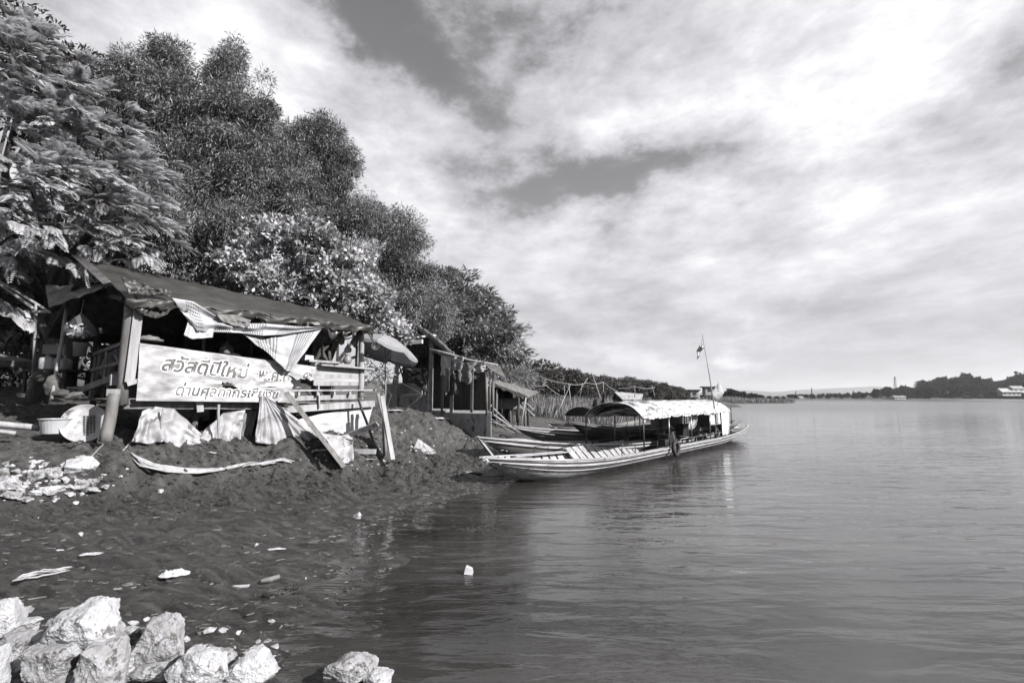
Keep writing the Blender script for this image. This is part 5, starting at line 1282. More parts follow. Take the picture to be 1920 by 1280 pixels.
# its long roof
for s in (5, 7, 9, 11):
    for sg in (-1, 1): MB().tube([(s, sg*.7, gD(s)), (s, sg*.7, 1.45)], .02, 5).build('roof_post', M_wood_d, bD, local=True)
MB().grid(lambda u, v: (4.6+u*7.2, (v-.5)*1.7, 1.42+.22*math.sin(v*math.pi)+.02*n1(u*9, v*4)), 20, 10).build('roof', M_tarp_b, bD, local=True, thick=.02, smooth=True)
r = px_boat('long_boat', 'low grey boat lying farthest left, its side parallel to the sheds', 953, 797, 24.5, math.atan2(.15, .99), 8.0, .5, M_hull_g, M_hull_g, M_hull_g, .6, mid=.4, bowlen=2.5, sternlen=3, draft=.1, strakes=((.8, .04, 1),), ribs=0)
r = px_boat('long_boat', 'slim pale boat with a light nose behind the black arched canopy', 1024, 792, 27, math.atan2(.35, .93), 11, .6, M_hull_w, M_hull_g, M_hull_g, .62, mid=.4, bowlen=4, sternlen=4, draft=.1, strakes=((.8, .04, 1),), ribs=0)
# small boat with black arched canopy
r = px_boat('canopy_boat', 'small boat under a low black arched canopy between the fishing poles', 1040, 800, 25, math.atan2(.75, .66), 10, .95, M_hull_w, M_hull_g, M_hull_g, .55, mid=.35, bowlen=3, sternlen=4, draft=.15, strakes=((.8, .04, 1),), ribs=0)
bC, wC, gC, kC, secC, XC = r
def arcC(u, v): q = v*2-1; return (2.2+u*4.2, q*.98, 1.05+.42*(1-abs(q)**2.2)+.01*n1(u*9, v*5))
MB().grid(arcC, 12, 18).build('canopy', M_tarp_b, bC, local=True, thick=.03, smooth=True)
MB().grid(lambda u, v: (2.22, (u*2-1)*.96, 1.0+.40*(1-abs(u*2-1)**2.2)*v), 18, 4).build('canopy_end', M_tarp_b, bC, local=True, thick=.02)
for s in (2.3, 4.2, 6.3):
    for sg in (-1, 1): MB().tube([(s, sg*.9, gC(s)), (s, sg*.95, 1.08)], .02, 5).build('canopy_post', M_metal, bC, local=True)
mb = MB(); mb.grid(lambda u, v: (3.4+u*.25, -.1+.35*(v-.5)*(1-u), 1.45+u*.75+.05*n1(u*5, v*3)), 8, 8); mb.grid(lambda u, v: (3.9+u*.2, -.3+.30*(v-.5)*(1-u), 1.45+u*.9), 8, 8); mb.build('folded_cloths', M_tarp_b, bC, local=True, thick=.03)
# upturned slab / upside-down skiff on the shore
p = gz(968, 836, .38); mb = MB()
mb.grid(lambda u, v: Vector((p.x, p.y, .30))+Vector((.95, .12, 0))*((u-.45)*2.1)+Vector((-.12, .95, 0))*(v-.5)*.9+Vector((0, 0, .42*(1-abs(v*2-1)**2.5)*(1-.35*u)*(.6+.4*math.sin(u*3)))), 20, 14)
mb.build('upturned_skiff', M_hull_w, label='pale flat-bottomed skiff lying upside down behind the pointed bow', cat='boat', smooth=True, thick=.03)
# mooring ropes
def rope(a, b, sag, label, r=.012, n=14):
    a, b = Vector(a), Vector(b)
    return MB().tube([a.lerp(b, i/n)-Vector((0, 0, sag*4*(i/n)*(1-i/n))) for i in range(n+1)], r, 5).build('mooring_rope', M_rope, label=label, cat='rope', smooth=True)
rope(at(920, 790, 17.9), at(1040, 815, 20), .05, 'pale rope running from the white pier to the dark-nosed boat')
rope(at(915, 780, 17.9), at(965, 812, 19.5), .03, 'short rope slanting from the white pier down to the mud')
rope(gz(730, 883, .15), at(909, 858, 12.4), .12, 'mooring line sagging from the mud to the nearest boat bow', .009)

# ---------------------------------------------------------------- net poles and swagged lines behind the boats
def npole(x0, y0, x1, y1, Yd, label, r=.035): return MB().tube([at(x0, y0, Yd), at((x0+x1)/2+.4, (y0+y1)/2, Yd), at(x1, y1, Yd)], [r, r*.9, r*.6], 6).build('fishing_pole', M_pole, label=label, cat='pole', smooth=True, group='fishing poles behind the boats')
npole(1130, 760, 1109, 697, 30, 'tallest fishing pole, leaning left above the black and grey canopy')
npole(1072, 775, 1066, 718, 33, 'upright fishing pole left of the black arched canopy')
npole(1131, 750, 1131, 716, 40, 'upright fishing pole just right of the tallest leaning one')
npole(1080, 742, 1102, 708, 38, 'fishing pole leaning right between the upright pole and the tallest one')
npole(1086, 746, 1092, 718, 39, 'short fishing pole beside the right-leaning one')
npole(1058, 745, 1058, 722, 40, 'short upright fishing pole nearest the round tree')
npole(1190, 745, 1190, 724, 44, 'upright fishing pole above the thatched hut')
npole(1228, 745, 1222, 722, 46, 'fishing pole leaning left of the river huts, right of the thatched hut')
npole(1035, 796, 1070, 720, 28, 'thin dark pole slanting up from the mud to the lines', .02)
npole(1032, 800, 1044, 768, 27, 'thin pale stick standing near the light-nosed boat', .018)
npole(986, 728, 986, 694, 33, 'thin upright pole in the reeds above the low shed', .02)
def npl(pts, label):
    P = [at(x, y, Yd) for x, y, Yd in pts]; o = []
    for i in range(len(P)-1):
        for j in range(9):
            t = j/8; q = P[i].lerp(P[i+1], t); q.z -= .9*t*(1-t)*(P[i+1]-P[i]).length*.22; o.append(q)
    MB().tube(o, .022, 5).build('hanging_line', M_rope, label=label, cat='rope', smooth=True)
npl([(1000, 700, 36), (1064, 719, 36), (1100, 717, 38), (1131, 716, 40), (1158, 733, 41)], 'long swagged line running over the fishing poles, upper one')
npl([(950, 715, 34), (1024, 722, 36), (1060, 744, 38)], 'swagged line dropping from the reeds to the bank')
npl([(1158, 728, 44), (1190, 724, 44), (1228, 726, 46)], 'swagged line right of the thatched hut roof')
# ================================================================ ROCKS
def rock_mesh(name, c, r, seed, m, label, cat='rock', group=None, rz=0, sub=2, facets=15):
    rg = np.random.default_rng(seed); bm = bmesh.new()
    for i in range(facets):
        d = rg.normal(size=3); d /= np.linalg.norm(d); d = np.sign(d)*np.abs(d)**.85
        bm.verts.new(d*rg.uniform(.8, 1.08))
    bmesh.ops.convex_hull(bm, input=bm.verts); 
    for v in [v for v in bm.verts if not v.link_faces]: bm.verts.remove(v)
    for k in range(sub): bmesh.ops.subdivide_edges(bm, edges=bm.edges[:], cuts=1 if k else 2, use_grid_fill=True)
    bmesh.ops.triangulate(bm, faces=bm.faces[:])
    for _ in range(3): bmesh.ops.smooth_vert(bm, verts=bm.verts[:], factor=.3)
    M = Matrix.Rotation(rz, 3, 'Z')
    for v in bm.verts:
        p = v.co.normalized(); q = v.co
        d = .10*mnoise.fractal(q*1.5+Vector((seed, 0, 0)), .8, 2.1, 6)-.07*abs(mnoise.noise(q*2.6+Vector((0, seed, 0))))+.02*mnoise.noise(q*14+Vector((0, seed, 0)))
        v.co = q+p*d
        v.co = M @ Vector((v.co.x*r[0], v.co.y*r[1], v.co.z*r[2]))
    me = bpy.data.meshes.new(name); bm.to_mesh(me); bm.free(); me.materials.append(m)
    me.polygons.foreach_set('use_smooth', [False]*len(me.polygons))
    o = bpy.data.objects.new(name, me); COL.objects.link(o); o.location = c
    return tag(o, label, cat, group)
def rock_px(px, py, rpx, rpy, z, seed, m, label, zoff=0, **kw):
    """rock whose picture centre is px, py, resting around ground height z"""
    d = ray(px, py); 
    # distance so that its centre sits half its height above z
    Yd = 4.0
    for _ in range(12):
        rz = rpy/F*Yd*1.05; zc = z+rz*.55+zoff; k_ = (zc-HC)/d.z; Yd = d.y*k_
    rx = rpx/F*Yd*1.02
    return rock_mesh('rock', (d.x*k_, d.y*k_, zc), (rx, (rx+rz)*.5, rz), seed, m, label, **kw)
G1 = 'boulders in the foreground'
big = [
 (165, 1180, 62, 52, .42, 11, M_rock, 'largest pale flat-faced boulder, standing above the others at the bottom left'),
 (112, 1238, 58, 42, .30, 14, M_rock_g, 'grey rounded boulder leaning below the largest pale one'),
 (192, 1248, 44, 48, .26, 13, M_rock_g, 'mottled boulder wedged right under the largest pale one'),
 (306, 1204, 46, 43, .28, 35, M_rock_g, 'upright oval grey boulder standing apart right of the largest'),
 (290, 1258, 46, 24, .18, 15, M_rock_g, 'low slanting boulder directly beneath the upright oval one'),
 (372, 1256, 46, 40, .20, 16, M_rock, 'white angular boulder at the bottom edge right of the oval one'),
 (408, 1228, 36, 26, .18, 17, M_rock_g, 'rough dark-pitted boulder behind the white angular one'),
 (470, 1254, 46, 36, .12, 18, M_rock, 'pale blocky boulder at the right end of the main pile'),
 (658, 1254, 46, 28, .02, 19, M_rock_g, 'ridge-topped boulder alone in the water at the bottom edge'),
 (708, 1272, 30, 16, .0, 20, M_rock, 'small pale boulder touching the right side of the one in the water'),
 (8, 1160, 26, 40, .40, 21, M_rock, 'pale boulder cut off by the left edge, highest there'),
 (34, 1172, 34, 14, .36, 22, M_rock, 'flat pale stone beside the cut-off boulder at the left edge'),
 (42, 1214, 44, 26, .30, 23, M_rock_g, 'shadowed dark boulder left of the grey rounded one'),
 (0, 1258, 18, 46, .28, 24, M_rock, 'bright narrow boulder in the bottom left corner'),
 (28, 1262, 30, 24, .25, 29, M_rock_g, 'broken grey boulder next to the bottom left corner'),
 (72, 1268, 28, 18, .2, 26, M_rock, 'small white stone at the bottom edge below the grey rounded boulder'),
 (238, 1242, 20, 22, .25, 27, M_rock, 'small pale stone between the mottled boulder and the slanting one'),
 (246, 1262, 18, 16, .2, 28, M_rock, 'small smooth white stone at the foot of the oval boulder'),
 (248, 1190, 24, 18, .30, 32, M_rock_g, 'dark stone half hidden between the largest boulder and the oval one'),
 (40, 1144, 18, 8, .44, 30, M_rock_g, 'small rounded stone lying on the mud behind the left edge boulders'),
 (102, 1168, 14, 9, .42, 31, M_rock_g, 'small pitted stone on the mud left of the largest boulder'),
]
for i, (px, py, rx, ry, z, sd, m, lab) in enumerate(big): rock_px(px, py, rx*1.06, ry*1.06, z, sd, m, lab, sub=4, group=G1, facets=22)
G2 = 'pale stones spilled at the foot of the bank'
small = [(152, 882, 30, 20, 'large slabby stone with a tilted top in the stone heap on the left bank'), (68, 894, 16, 11, 'squarish stone in the middle of the stone heap'), (100, 890, 20, 12, 'sharp-edged stone left of the slabby one'),
 (22, 910, 22, 12, 'flat split stone near the left edge of the heap'), (6, 892, 12, 14, 'rounded stone touching the left edge of the picture in the heap'), (30, 886, 10, 6, 'small light stone above the flat split one'),
 (95, 916, 26, 13, 'wide jagged stone in the front row of the heap'), (150, 910, 20, 12, 'broad pale stone under the slabby one'), (178, 906, 16, 10, 'rounded stone at the right end of the heap'), (172, 922, 22, 6, 'thin flat stone lowest on the right of the heap'),
 (52, 938, 20, 6, 'long low stone at the front edge of the heap'), (20, 932, 22, 9, 'low stone at the left front of the heap'), (66, 926, 12, 8, 'small stone in the front row between two larger ones'), (150, 862, 14, 8, 'stone at the top of the heap beneath a sliver of wood'), (198, 914, 8, 5, 'smallest stone outermost on the right of the heap'),
 (120, 902, 10, 6, None), (48, 906, 8, 5, None), (84, 872, 9, 5, None), (118, 870, 10, 6, None), (8, 922, 9, 6, None), (40, 922, 8, 5, None), (130, 928, 12, 5, None), (110, 932, 9, 4, None), (190, 896, 7, 4, None), (60, 874, 7, 4, None), (12, 872, 10, 6, None)]
def hit(px, py):
    """first ground point along the sight line"""
    d = ray(px, py); t = 2.5; 
    while t < 60:
        p = Vector((0, 0, HC))+d*t
        if p.z < max(-.02, gnd(p.x, p.y)): return p
        t += .03
    return p
for i, (px, py, rx, ry, lab) in enumerate(small):
    p = hit(px, py+ry*.5); k_ = p.y/F
    rock_mesh('stone', (p.x, p.y, p.z+ry*k_*.6), (rx*k_*.92, (rx+ry)*k_*.55, ry*k_*1.35), 60+i, M_rock_g if i % 3 else M_rock, lab or 'small chip of pale stone in the gaps of the stone heap', 'stone', G2, rz=i, sub=2, facets=12)
# chips in the mud, far too small to tell apart
for i, (px, py, r, lab) in enumerate(((300, 920, 6, 'white stone in the soil below the driftwood bundle'), (72, 970, 3.5, 'tiny round white pebble on the wet flat below the stone heap'), (572, 1085, 4.5, 'round white ball in the dark puddle'), (150, 1002, 6, 'folded white scrap standing on the wet flat'), (668, 966, 10, 'pale stone at the water edge beside the boat shadow'), (480, 1020, 5, 'small pale stone in the middle of the mud flat'))):
    p = hit(px, py+r*.4); k_ = p.y/F
    rock_mesh('pebble', (p.x, p.y, p.z+r*k_*.35), (r*k_*1.1, r*k_, r*k_*.75), 200+i, M_rock, lab, 'stone', sub=2)
# scattered twigs and chips on the flat: uncountable
chips = MB(); rg = np.random.default_rng(21)
for i in range(900):
    px, py = rg.uniform(0, 900), rg.uniform(855, 1170)
    z = .3; p = gz(px, py, z)
    if p.x > np.interp(p.y, SHX[:, 1], SHX[:, 0])-.05: continue
    z = gnd(p.x, p.y); s = rg.uniform(.004, .015)*(1+p.y/12); a = rg.normal()*.5+.35
    chips.box((p.x, p.y, z+.006), (s*rg.uniform(1, 7), s*.6, s*.5), rz=a, jit=s*.15)
for i in range(700):
    yy = rg.uniform(3.6, 14); xx = float(np.interp(yy, SHX[:, 1], SHX[:, 0]))+rg.uniform(-.9, .5)
    z = gnd(xx, yy)
    if not -.02 < z < .035: continue
    s = rg.uniform(.004, .013)*(1+yy/10); chips.box((xx, yy, max(z, 0)+.006), (s*rg.uniform(1, 5), s*.7, s*.5), rz=rg.uniform(0, 3), jit=s*.2)
chips.build('litter_chips', M_wood_m, label='fine scattered twigs and chips all over the mud flat', cat='debris', kind='stuff')
grv = MB(); rgv = np.random.default_rng(33)
def gravel(n, x0, x1, y0, y1, s0, s1, nm, label, gauss=None):
    g_ = MB(); ico_ = bmesh.new(); bmesh.ops.create_icosphere(ico_, subdivisions=1, radius=1); iv_ = [v.co.copy() for v in ico_.verts]; iF_ = [tuple(v.index for v in f.verts) for f in ico_.faces]; ico_.free()
    for i in range(n):
        gx, gy = (rgv.uniform(x0, x1), rgv.uniform(y0, y1)) if gauss is None else (rgv.normal(gauss[0], gauss[1]), rgv.normal(gauss[2], gauss[3]))
        gx, gy = max(x0, min(x1+60, gx)), max(y0, min(y1, gy))
        p = hit(gx, gy); s = rgv.uniform(s0, s1)**1.0; o = rgv.normal(size=3)*9; sc = (rgv.uniform(.8, 1.6), rgv.uniform(.7, 1.2), rgv.uniform(.45, .9)); Rz = Matrix.Rotation(rgv.uniform(0, 6.3), 3, 'Z')
        g_.add([p+Vector((0, 0, s*.2))+Rz @ Vector((v.x*sc[0], v.y*sc[1], v.z*sc[2]))*s*(1+.45*n1(v.x*1.3+o[0], v.y*1.3+o[1], v.z*1.3+o[2])) for v in iv_], iF_)
    g_.build(nm, M_rock, label=label, cat='gravel', kind='stuff')
gravel(170, -10, 215, 855, 945, .01, .055, 'gravel', 'small pale chips filling the stone heap on the left bank', (80, 70, 903, 20))
gravel(110, -10, 520, 1160, 1275, .008, .04, 'gravel', 'small stones scattered around the foreground boulders')
gravel(160, 560, 960, 800, 880, .008, .035, 'gravel', 'small pale chips strewn along the mud between stall and boats')
# soil clods on the bank
clod = MB(); ico = bmesh.new(); bmesh.ops.create_icosphere(ico, subdivisions=1, radius=1); iv = [v.co.copy() for v in ico.verts]; iF = [tuple(v.index for v in f.verts) for f in ico.faces]; ico.free()
for i in range(2600):
    al = rg.uniform(-1.5, 8.5); fr = rg.uniform(-.5, 2.0); p = O1+D1*al-N1*fr
    z = gnd(p.x, p.y)
    if z < .15: continue
    s = rg.uniform(.012, .06)*rg.uniform(.5, 1); off = rg.normal(size=3)
    clod.add([Vector((p.x, p.y, z+s*.2))+Vector((v.x*s*1.3, v.y*s, v.z*s*.8))*(1+.4*n1(v.x*2+off[0], v.y*2+off[1], v.z*2)) for v in iv], iF)
clod.build('soil_clods', gr.data.materials[0], label='loose dark clods of earth covering the bank below the stall', cat='soil', kind='stuff')

# ---------------------------------------------------------------- driftwood, litter
def drift(name, label, pts, widths, m, n, cat='driftwood', rr_=.012, seed=3):
    rg = np.random.default_rng(seed); mb = MB(); P = [hit(*p) for p in pts]
    for i in range(n):
        o = rg.uniform(-1, 1); u0 = rg.uniform(0, .35); u1 = rg.uniform(.6, 1); q = []
        for j in range(9):
            u = u0+(u1-u0)*j/8; kk = u*(len(P)-1); a = min(int(kk), len(P)-2); f = kk-a
            c = P[a].lerp(P[a+1], f); wd = widths[a]*(1-f)+widths[a+1]*f
            q.append(c+Vector((.3, .95, 0))*o*wd+Vector((0, 0, .04+.05*(1-o*o)+.012*n1(j*.9, i*3.1))))
        mb.tube(q, [rr_*.6, rr_, rr_, rr_, rr_, rr_, rr_*.9, rr_*.7, rr_*.4], 5)
    return mb.build(name, m, label=label, cat=cat, smooth=True)
M_drift = mat('bleached palm fibre', .3, .5, .9, 8, bump=.4)
drift('palm_frond_bundle', 'long curved bundle of bleached palm stalks lying on the bank below the low sheets', [(244, 858), (275, 878), (330, 888), (385, 890), (440, 882), (480, 872)], [.05, .13, .2, .22, .18, .12], M_drift, 60, rr_=.016)
drift('bark_pile', 'heap of pale splintered bark right of the long curved bundle', [(470, 880), (500, 874), (530, 868), (556, 874)], [.08, .16, .16, .06], M_drift, 26, rr_=.018, seed=5)
drift('split_branch', 'pale split branch lying on the mud above the largest boulder', [(0, 1108), (60, 1090), (100, 1082), (134, 1076)], [.01, .03, .03, .015], M_drift, 9, rr_=.010, seed=9, cat='branch')
p0, p1 = hit(168, 872), None
MB().beam(p0+Vector((0, 0, .12)), p0+Vector((.16, .05, .34)), .05, .015).build('wood_sliver', M_wood_l, label='pale sliver of wood sticking up from the stone heap', cat='wood')
MB().tube([hit(150, 838)+Vector((0, 0, .03)), hit(190, 862)+Vector((0, 0, .08))], .01, 5).build('wooden_stick', M_wood_m, label='thin dark stick lying across the soil above the stone heap', cat='stick')
MB().tube([hit(228, 850)+Vector((0, 0, .03)), hit(248, 833)+Vector((0, 0, .08))], .012, 5).build('wooden_stick', M_wood_l, label='short pale stick on the soil at the left tip of the curved bundle', cat='stick')
def crumple(px, py, w_, h_, m, label, name='plastic_litter', rz=0, hz=.5, seed=1, cat='litter'):
    p = hit(px, py); k_ = p.y/F; W_, H_ = w_*k_, h_*k_*1.6
    def fn(u, v):
        a = (u-.5)*W_; b = (v-.5)*H_; ed = (1-abs(u*2-1)**3)*(1-abs(v*2-1)**3)
        z = .01+ed*(.35+.5*n1(u*5, v*5, s=seed)+.25*n1(u*13, v*13, s=seed))*h_*k_*hz
        return p+Matrix.Rotation(rz, 3, 'Z') @ Vector((a*(1+.2*n1(v*4, seed)), b*(1+.3*n1(u*4, seed)), max(z, .004)))
    return MB().grid(fn, 18, 12).build(name, m, label=label, cat=cat, smooth=False, thick=.004)
crumple(328, 1078, 46, 16, M_tarp_w, 'crumpled white plastic bag on the mud above the oval boulder', rz=.45, seed=4, hz=.9)
p = hit(450, 1101); MB().box(p+Vector((0, 0, .015)), (.20, .045, .03), rz=.12, jit=.003).build('foam_strip', M_tarp_w, label='straight white foam strip lying on the mud', cat='litter')
p = hit(505, 1092); MB().tube([p+Vector((-.09, 0, .02)), p+Vector((0, .02, .03)), p+Vector((.09, .06, .05))], [.02, .03, .025], 8).build('crushed_bottle', M_plast_g, label='dark crushed bottle right of the white foam strip', cat='litter')
p = gz(878, 1076, 0); mb = MB(); mb.add([p+Vector(q) for q in ((-.05, -.04, .01), (.05, -.03, .0), (.06, .05, .01), (-.04, .05, .0), (-.03, -.02, .09), (.04, -.01, .06), (.05, .03, .07), (-.02, .03, .10))], [(0, 1, 5, 4), (1, 2, 6, 5), (2, 3, 7, 6), (3, 0, 4, 7), (4, 5, 6, 7)])
mb.build('floating_carton', M_plast_l, label='small pale carton floating alone in the water', cat='litter')
p = hit(795, 850); k_ = p.y/F; mb = MB()
Q = [p+Vector(q)*k_ for q in ((-24, -6, 0), (26, -2, 0), (22, 14, 2), (-16, 22, 1), (-12, 4, 27), (6, 8, 14))]
mb.grid(lambda u, v: Q[0].lerp(Q[4], v).lerp(Q[1].lerp(Q[5], v), u)+Vector((0, .02*n1(u*5, v*4), .01*n1(u*9, v*6))), 14, 10); mb.grid(lambda u, v: Q[4].lerp(Q[3], v).lerp(Q[5].lerp(Q[2], v), u)+Vector((0, .02*n1(u*5, v*4, 3), 0)), 14, 10)
mb.build('folded_sheet', M_tarp_l, label='pale folded sheet standing like a tent on the mud between stall and boat', cat='sheet', thick=.004)
for i, (px, py, w_, h_, lab) in enumerate(((880, 886, 60, 6, 'band of pale rubbish along the water edge by the nearest bow'), (170, 1040, 30, 8, 'flattened pale scrap on the left part of the mud flat'), (110, 1033, 16, 4, 'tiny pale scrap left of the flattened one'), (700, 985, 16, 5, 'pale scrap at the water edge right of the pale stone'), (520, 1030, 30, 6, 'pale scrap in the middle of the flat'), (600, 845, 24, 6, 'pale scrap below the wet cloth'), (690, 862, 26, 6, 'pale scrap at the foot of the crossed posts'), (740, 770, 30, 6, 'pale rubble patch under the concrete hut'), (820, 785, 40, 8, 'broken pale concrete lump in front of the hut platform'), (215, 1106, 20, 5, 'muddy pale scrap above the largest boulder'), (400, 850, 26, 7, 'torn pale scrap on the bank under the right low sheet'))):
    crumple(px, py, w_, h_, M_plast_l if i % 3 else M_cloth_m, lab, name='scrap', seed=30+i, rz=.3)
for i, (px, py, w_, rz, lab) in enumerate(((885, 996, 64, .05, 'ragged dark weed clump breaking the water surface'), (560, 905, 60, 0, 'dark weed clump lying on the mud below the slanting plank'), (530, 1112, 50, .2, 'muddy weed clump beside the foam strip'))):
    p = hit(px, py); k_ = p.y/F; mb = MB(); rg = np.random.default_rng(50+i)
    for j in range(160):
        q = p+Matrix.Rotation(rz, 3, 'Z') @ Vector((rg.normal()*w_*k_*.25, rg.normal()*.07, rg.uniform(0, .03)))
        mb.tube([q, q+Vector((rg.normal()*.06, rg.normal()*.04, rg.uniform(-.01, .03)))], .006, 4)
    mb.build('weed_clump', M_wood_d, label=lab, cat='weeds')

# ================================================================ PERSON seated inside the stall, near end
def skin_body(name, chains, m, parent=None, **kw):
    """chains: list of lists of (point, radius); first chain holds the root"""
    me = bpy.data.meshes.new(name); vs = []; es = []; rs = []; idx = {}
    for ch in chains:
        prev = None
        for p, r in ch:
            key = tuple(round(a, 4) for a in p)
            if key not in idx: idx[key] = len(vs); vs.append(Vector(p)-(parent.location if parent else Vector((0, 0, 0)))); rs.append(r)
            i = idx[key]
            if prev is not None and prev != i: es.append((prev, i))
            prev = i
    me.from_pydata([tuple(v) for v in vs], es, []); me.update()
    o = bpy.data.objects.new(name, me); COL.objects.link(o); o.parent = parent
    o.modifiers.new('s', 'SKIN'); 
    for i, r in enumerate(rs):
        sv = me.skin_vertices[0].data[i]; sv.radius = (r, r) if not isinstance(r, tuple) else r
        sv.use_root = (i == 0)
    sd = o.modifiers.new('d', 'SUBSURF'); sd.levels = 1; sd.render_levels = 2
    me.materials.append(m)
    dg = bpy.context.evaluated_depsgraph_get(); dg.update(); m2 = bpy.data.meshes.new_from_object(o.evaluated_get(dg)); m2.materials.clear(); m2.materials.append(m)
    m2.polygons.foreach_set('use_smooth', [True]*len(m2.polygons))
    o.modifiers.clear(); o.data = m2
    tag(o, **kw); return o
base = at(200, 703, 10.9)       # hips; sits on a low stool, facing into the stall (to the right, away)
hp = base.copy(); fwd = Vector((.80, .55, 0)).normalized(); lf = Vector((-fwd.y, fwd.x, 0))
def PP(f, l, z): return tuple(hp+fwd*f+lf*l+Vector((0, 0, z)))
per = thing('person', 'person with short black hair, grey shirt with pale trim, sitting behind the railing', 'person', PP(0, 0, -.42))
torso = [(PP(0, 0, 0), .15), (PP(.02, 0, .15), .14), (PP(.08, 0, .32), .16), (PP(.16, 0, .46), .15), (PP(.21, 0, .54), .07), (PP(.25, 0, .60), .058)]
legs = []
for sg in (-1, 1):
    legs.append([(PP(0, 0, 0), .15), (PP(.06, sg*.10, -.02), .105), (PP(.42, sg*.16, .03), .07), (PP(.40, sg*.15, -.36), .042), (PP(.44, sg*.15, -.41), .04), (PP(.56, sg*.16, -.42), .03)])
arms = []
for sg in (-1, 1):
    arms.append([(PP(.16, 0, .46), .15), (PP(.14, sg*.18, .44), .062), (PP(.24, sg*.24, .20), .045), (PP(.46, sg*.14, .16), .032), (PP(.51, sg*.12, .16), .03)])
skin_body('body', [torso]+legs+arms, M_skin, per)
# head: shaped ico with face
bm = bmesh.new(); bmesh.ops.create_icosphere(bm, subdivisions=4, radius=1)
hc = Vector(PP(.30, 0, .72)); hf = (fwd+Vector((0, 0, -.25))).normalized(); hl = lf; hu = hf.cross(hl)*1
if hu.z < 0: hu = -hu
vs = []
for v in bm.verts:
    x, y, z = v.co          # x forward, y left, z up
    k = 1.0
    if z < 0: y *= 1+.28*z; x *= 1+.10*z
    nose = .16*math.exp(-((y/.13)**2+((z+.12)/.2)**2)) if x > 0 else 0
    eye = -.06*math.exp(-(((abs(y)-.36)/.16)**2+((z-.08)/.12)**2)) if x > 0 else 0
    lip_ = .045*math.exp(-((y/.26)**2+((z+.45)/.07)**2)) if x > 0 else 0
    ear = .10*math.exp(-(((x+.05)/.12)**2+((z+.02)/.2)**2))*(abs(y) > .7)
    q = Vector(((x+nose+eye+lip_)*.098, (y+math.copysign(ear, y))*.078, z*.118))
    vs.append(hc+hf*q.x+hl*q.y+hu*q.z)
fs = [tuple(v.index for v in f.verts) for f in bm.faces]; iv4 = [v.co.copy() for v in bm.verts]; bm.free()
MB().add(vs, fs).build('head', M_skin, per, smooth=True)
vs2 = []; keep = []
for i, c_ in enumerate(iv4):
    x, y, z = c_; r = 1.13+.05*n1(x*6, y*6, z*6); vs2.append(hc+hf*(x*.098*r-.006)+hl*(y*.080*r)+hu*(z*.118*r+.004)); keep.append(z > -.45+1.0*max(0, x+.1)*1.2)
MB().add(vs2, [f for f in fs if all(keep[i] for i in f)]).build('hair', M_hair, per, smooth=True, thick=.01)
# shirt over the torso and sleeves, trousers
skin_body('shirt', [[(p, r*1.10) for p, r in torso[:4]]+[(PP(.20, 0, .525), .085)]]+[[(PP(.16, 0, .46), .165), (a[1][0], .075), (tuple(Vector(a[1][0]).lerp(Vector(a[2][0]), .7)), .062)] for a in arms], M_cloth_m, per)
skin_body('trousers', [[(PP(0, 0, 0), .165), (PP(0, 0, .06), .155)]]+[[(PP(0, 0, 0), .165), (l[1][0], .115), (l[2][0], .08), (tuple(Vector(l[2][0]).lerp(Vector(l[3][0]), .8)), .055)] for l in legs], M_cloth_m, per)
mb = MB(); mb.tube([PP(.10, -.13, .52), PP(.17, -.07, .55), PP(.19, 0, .555), PP(.17, .07, .55)], .012, 6)
mb.tube([PP(.12, -.235, .42), PP(.16, -.262, .33), PP(.19, -.275, .27)], .011, 6); mb.build('pale_trim', M_tarp_w, per, smooth=True)
for ai, a in enumerate(arms):      # hands
    wv = Vector(a[-1][0]); palm = MB(); sg = -1 if ai == 0 else 1
    ch = [[(tuple(wv-fwd*.03), .024), (tuple(wv+fwd*.02), (.036, .017)), (tuple(wv+fwd*.07), (.036, .015))]]
    for k_, (off, ln) in enumerate(((-.028, .062), (-.010, .072), (.010, .068), (.027, .052))):
        b0 = wv+fwd*.07+lf*off
        ch.append([(tuple(wv+fwd*.07), (.036, .015)), (tuple(b0+fwd*.012), .0095), (tuple(b0+fwd*ln*.5+Vector((0, 0, -.008))), .0085), (tuple(b0+fwd*ln*.85+Vector((0, 0, -.03))), .0075)])
    ch.append([(tuple(wv+fwd*.02), (.036, .017)), (tuple(wv+fwd*.035-lf*sg*.038), .011), (tuple(wv+fwd*.068-lf*sg*.048+Vector((0, 0, -.012))), .009)])
    skin_body('hand', ch, M_skin, per)
stl = MB(); sc_ = Vector(PP(0, 0, -.17)); stl.box(sc_, (.36, .34, .04), rz=.6)
for sx in (-.14, .14):
    for sy in (-.13, .13): stl.beam(sc_+Vector((sx, sy, 0)), sc_+Vector((sx*1.1, sy*1.1, -.32)), .035, .035)
stl.build('wooden_stool', M_wood_m, label='low wooden stool under the seated person', cat='stool')
pl = MB(); pl.box(sc_+Vector((.25, .15, -.345)), (1.5, 1.3, .05), rz=.8)
for sx in (-.4, .8): pl.box(sc_+Vector((sx, .2, -.6)), (.08, .08, .5))
pl.build('entry_step', M_wood_m, st)

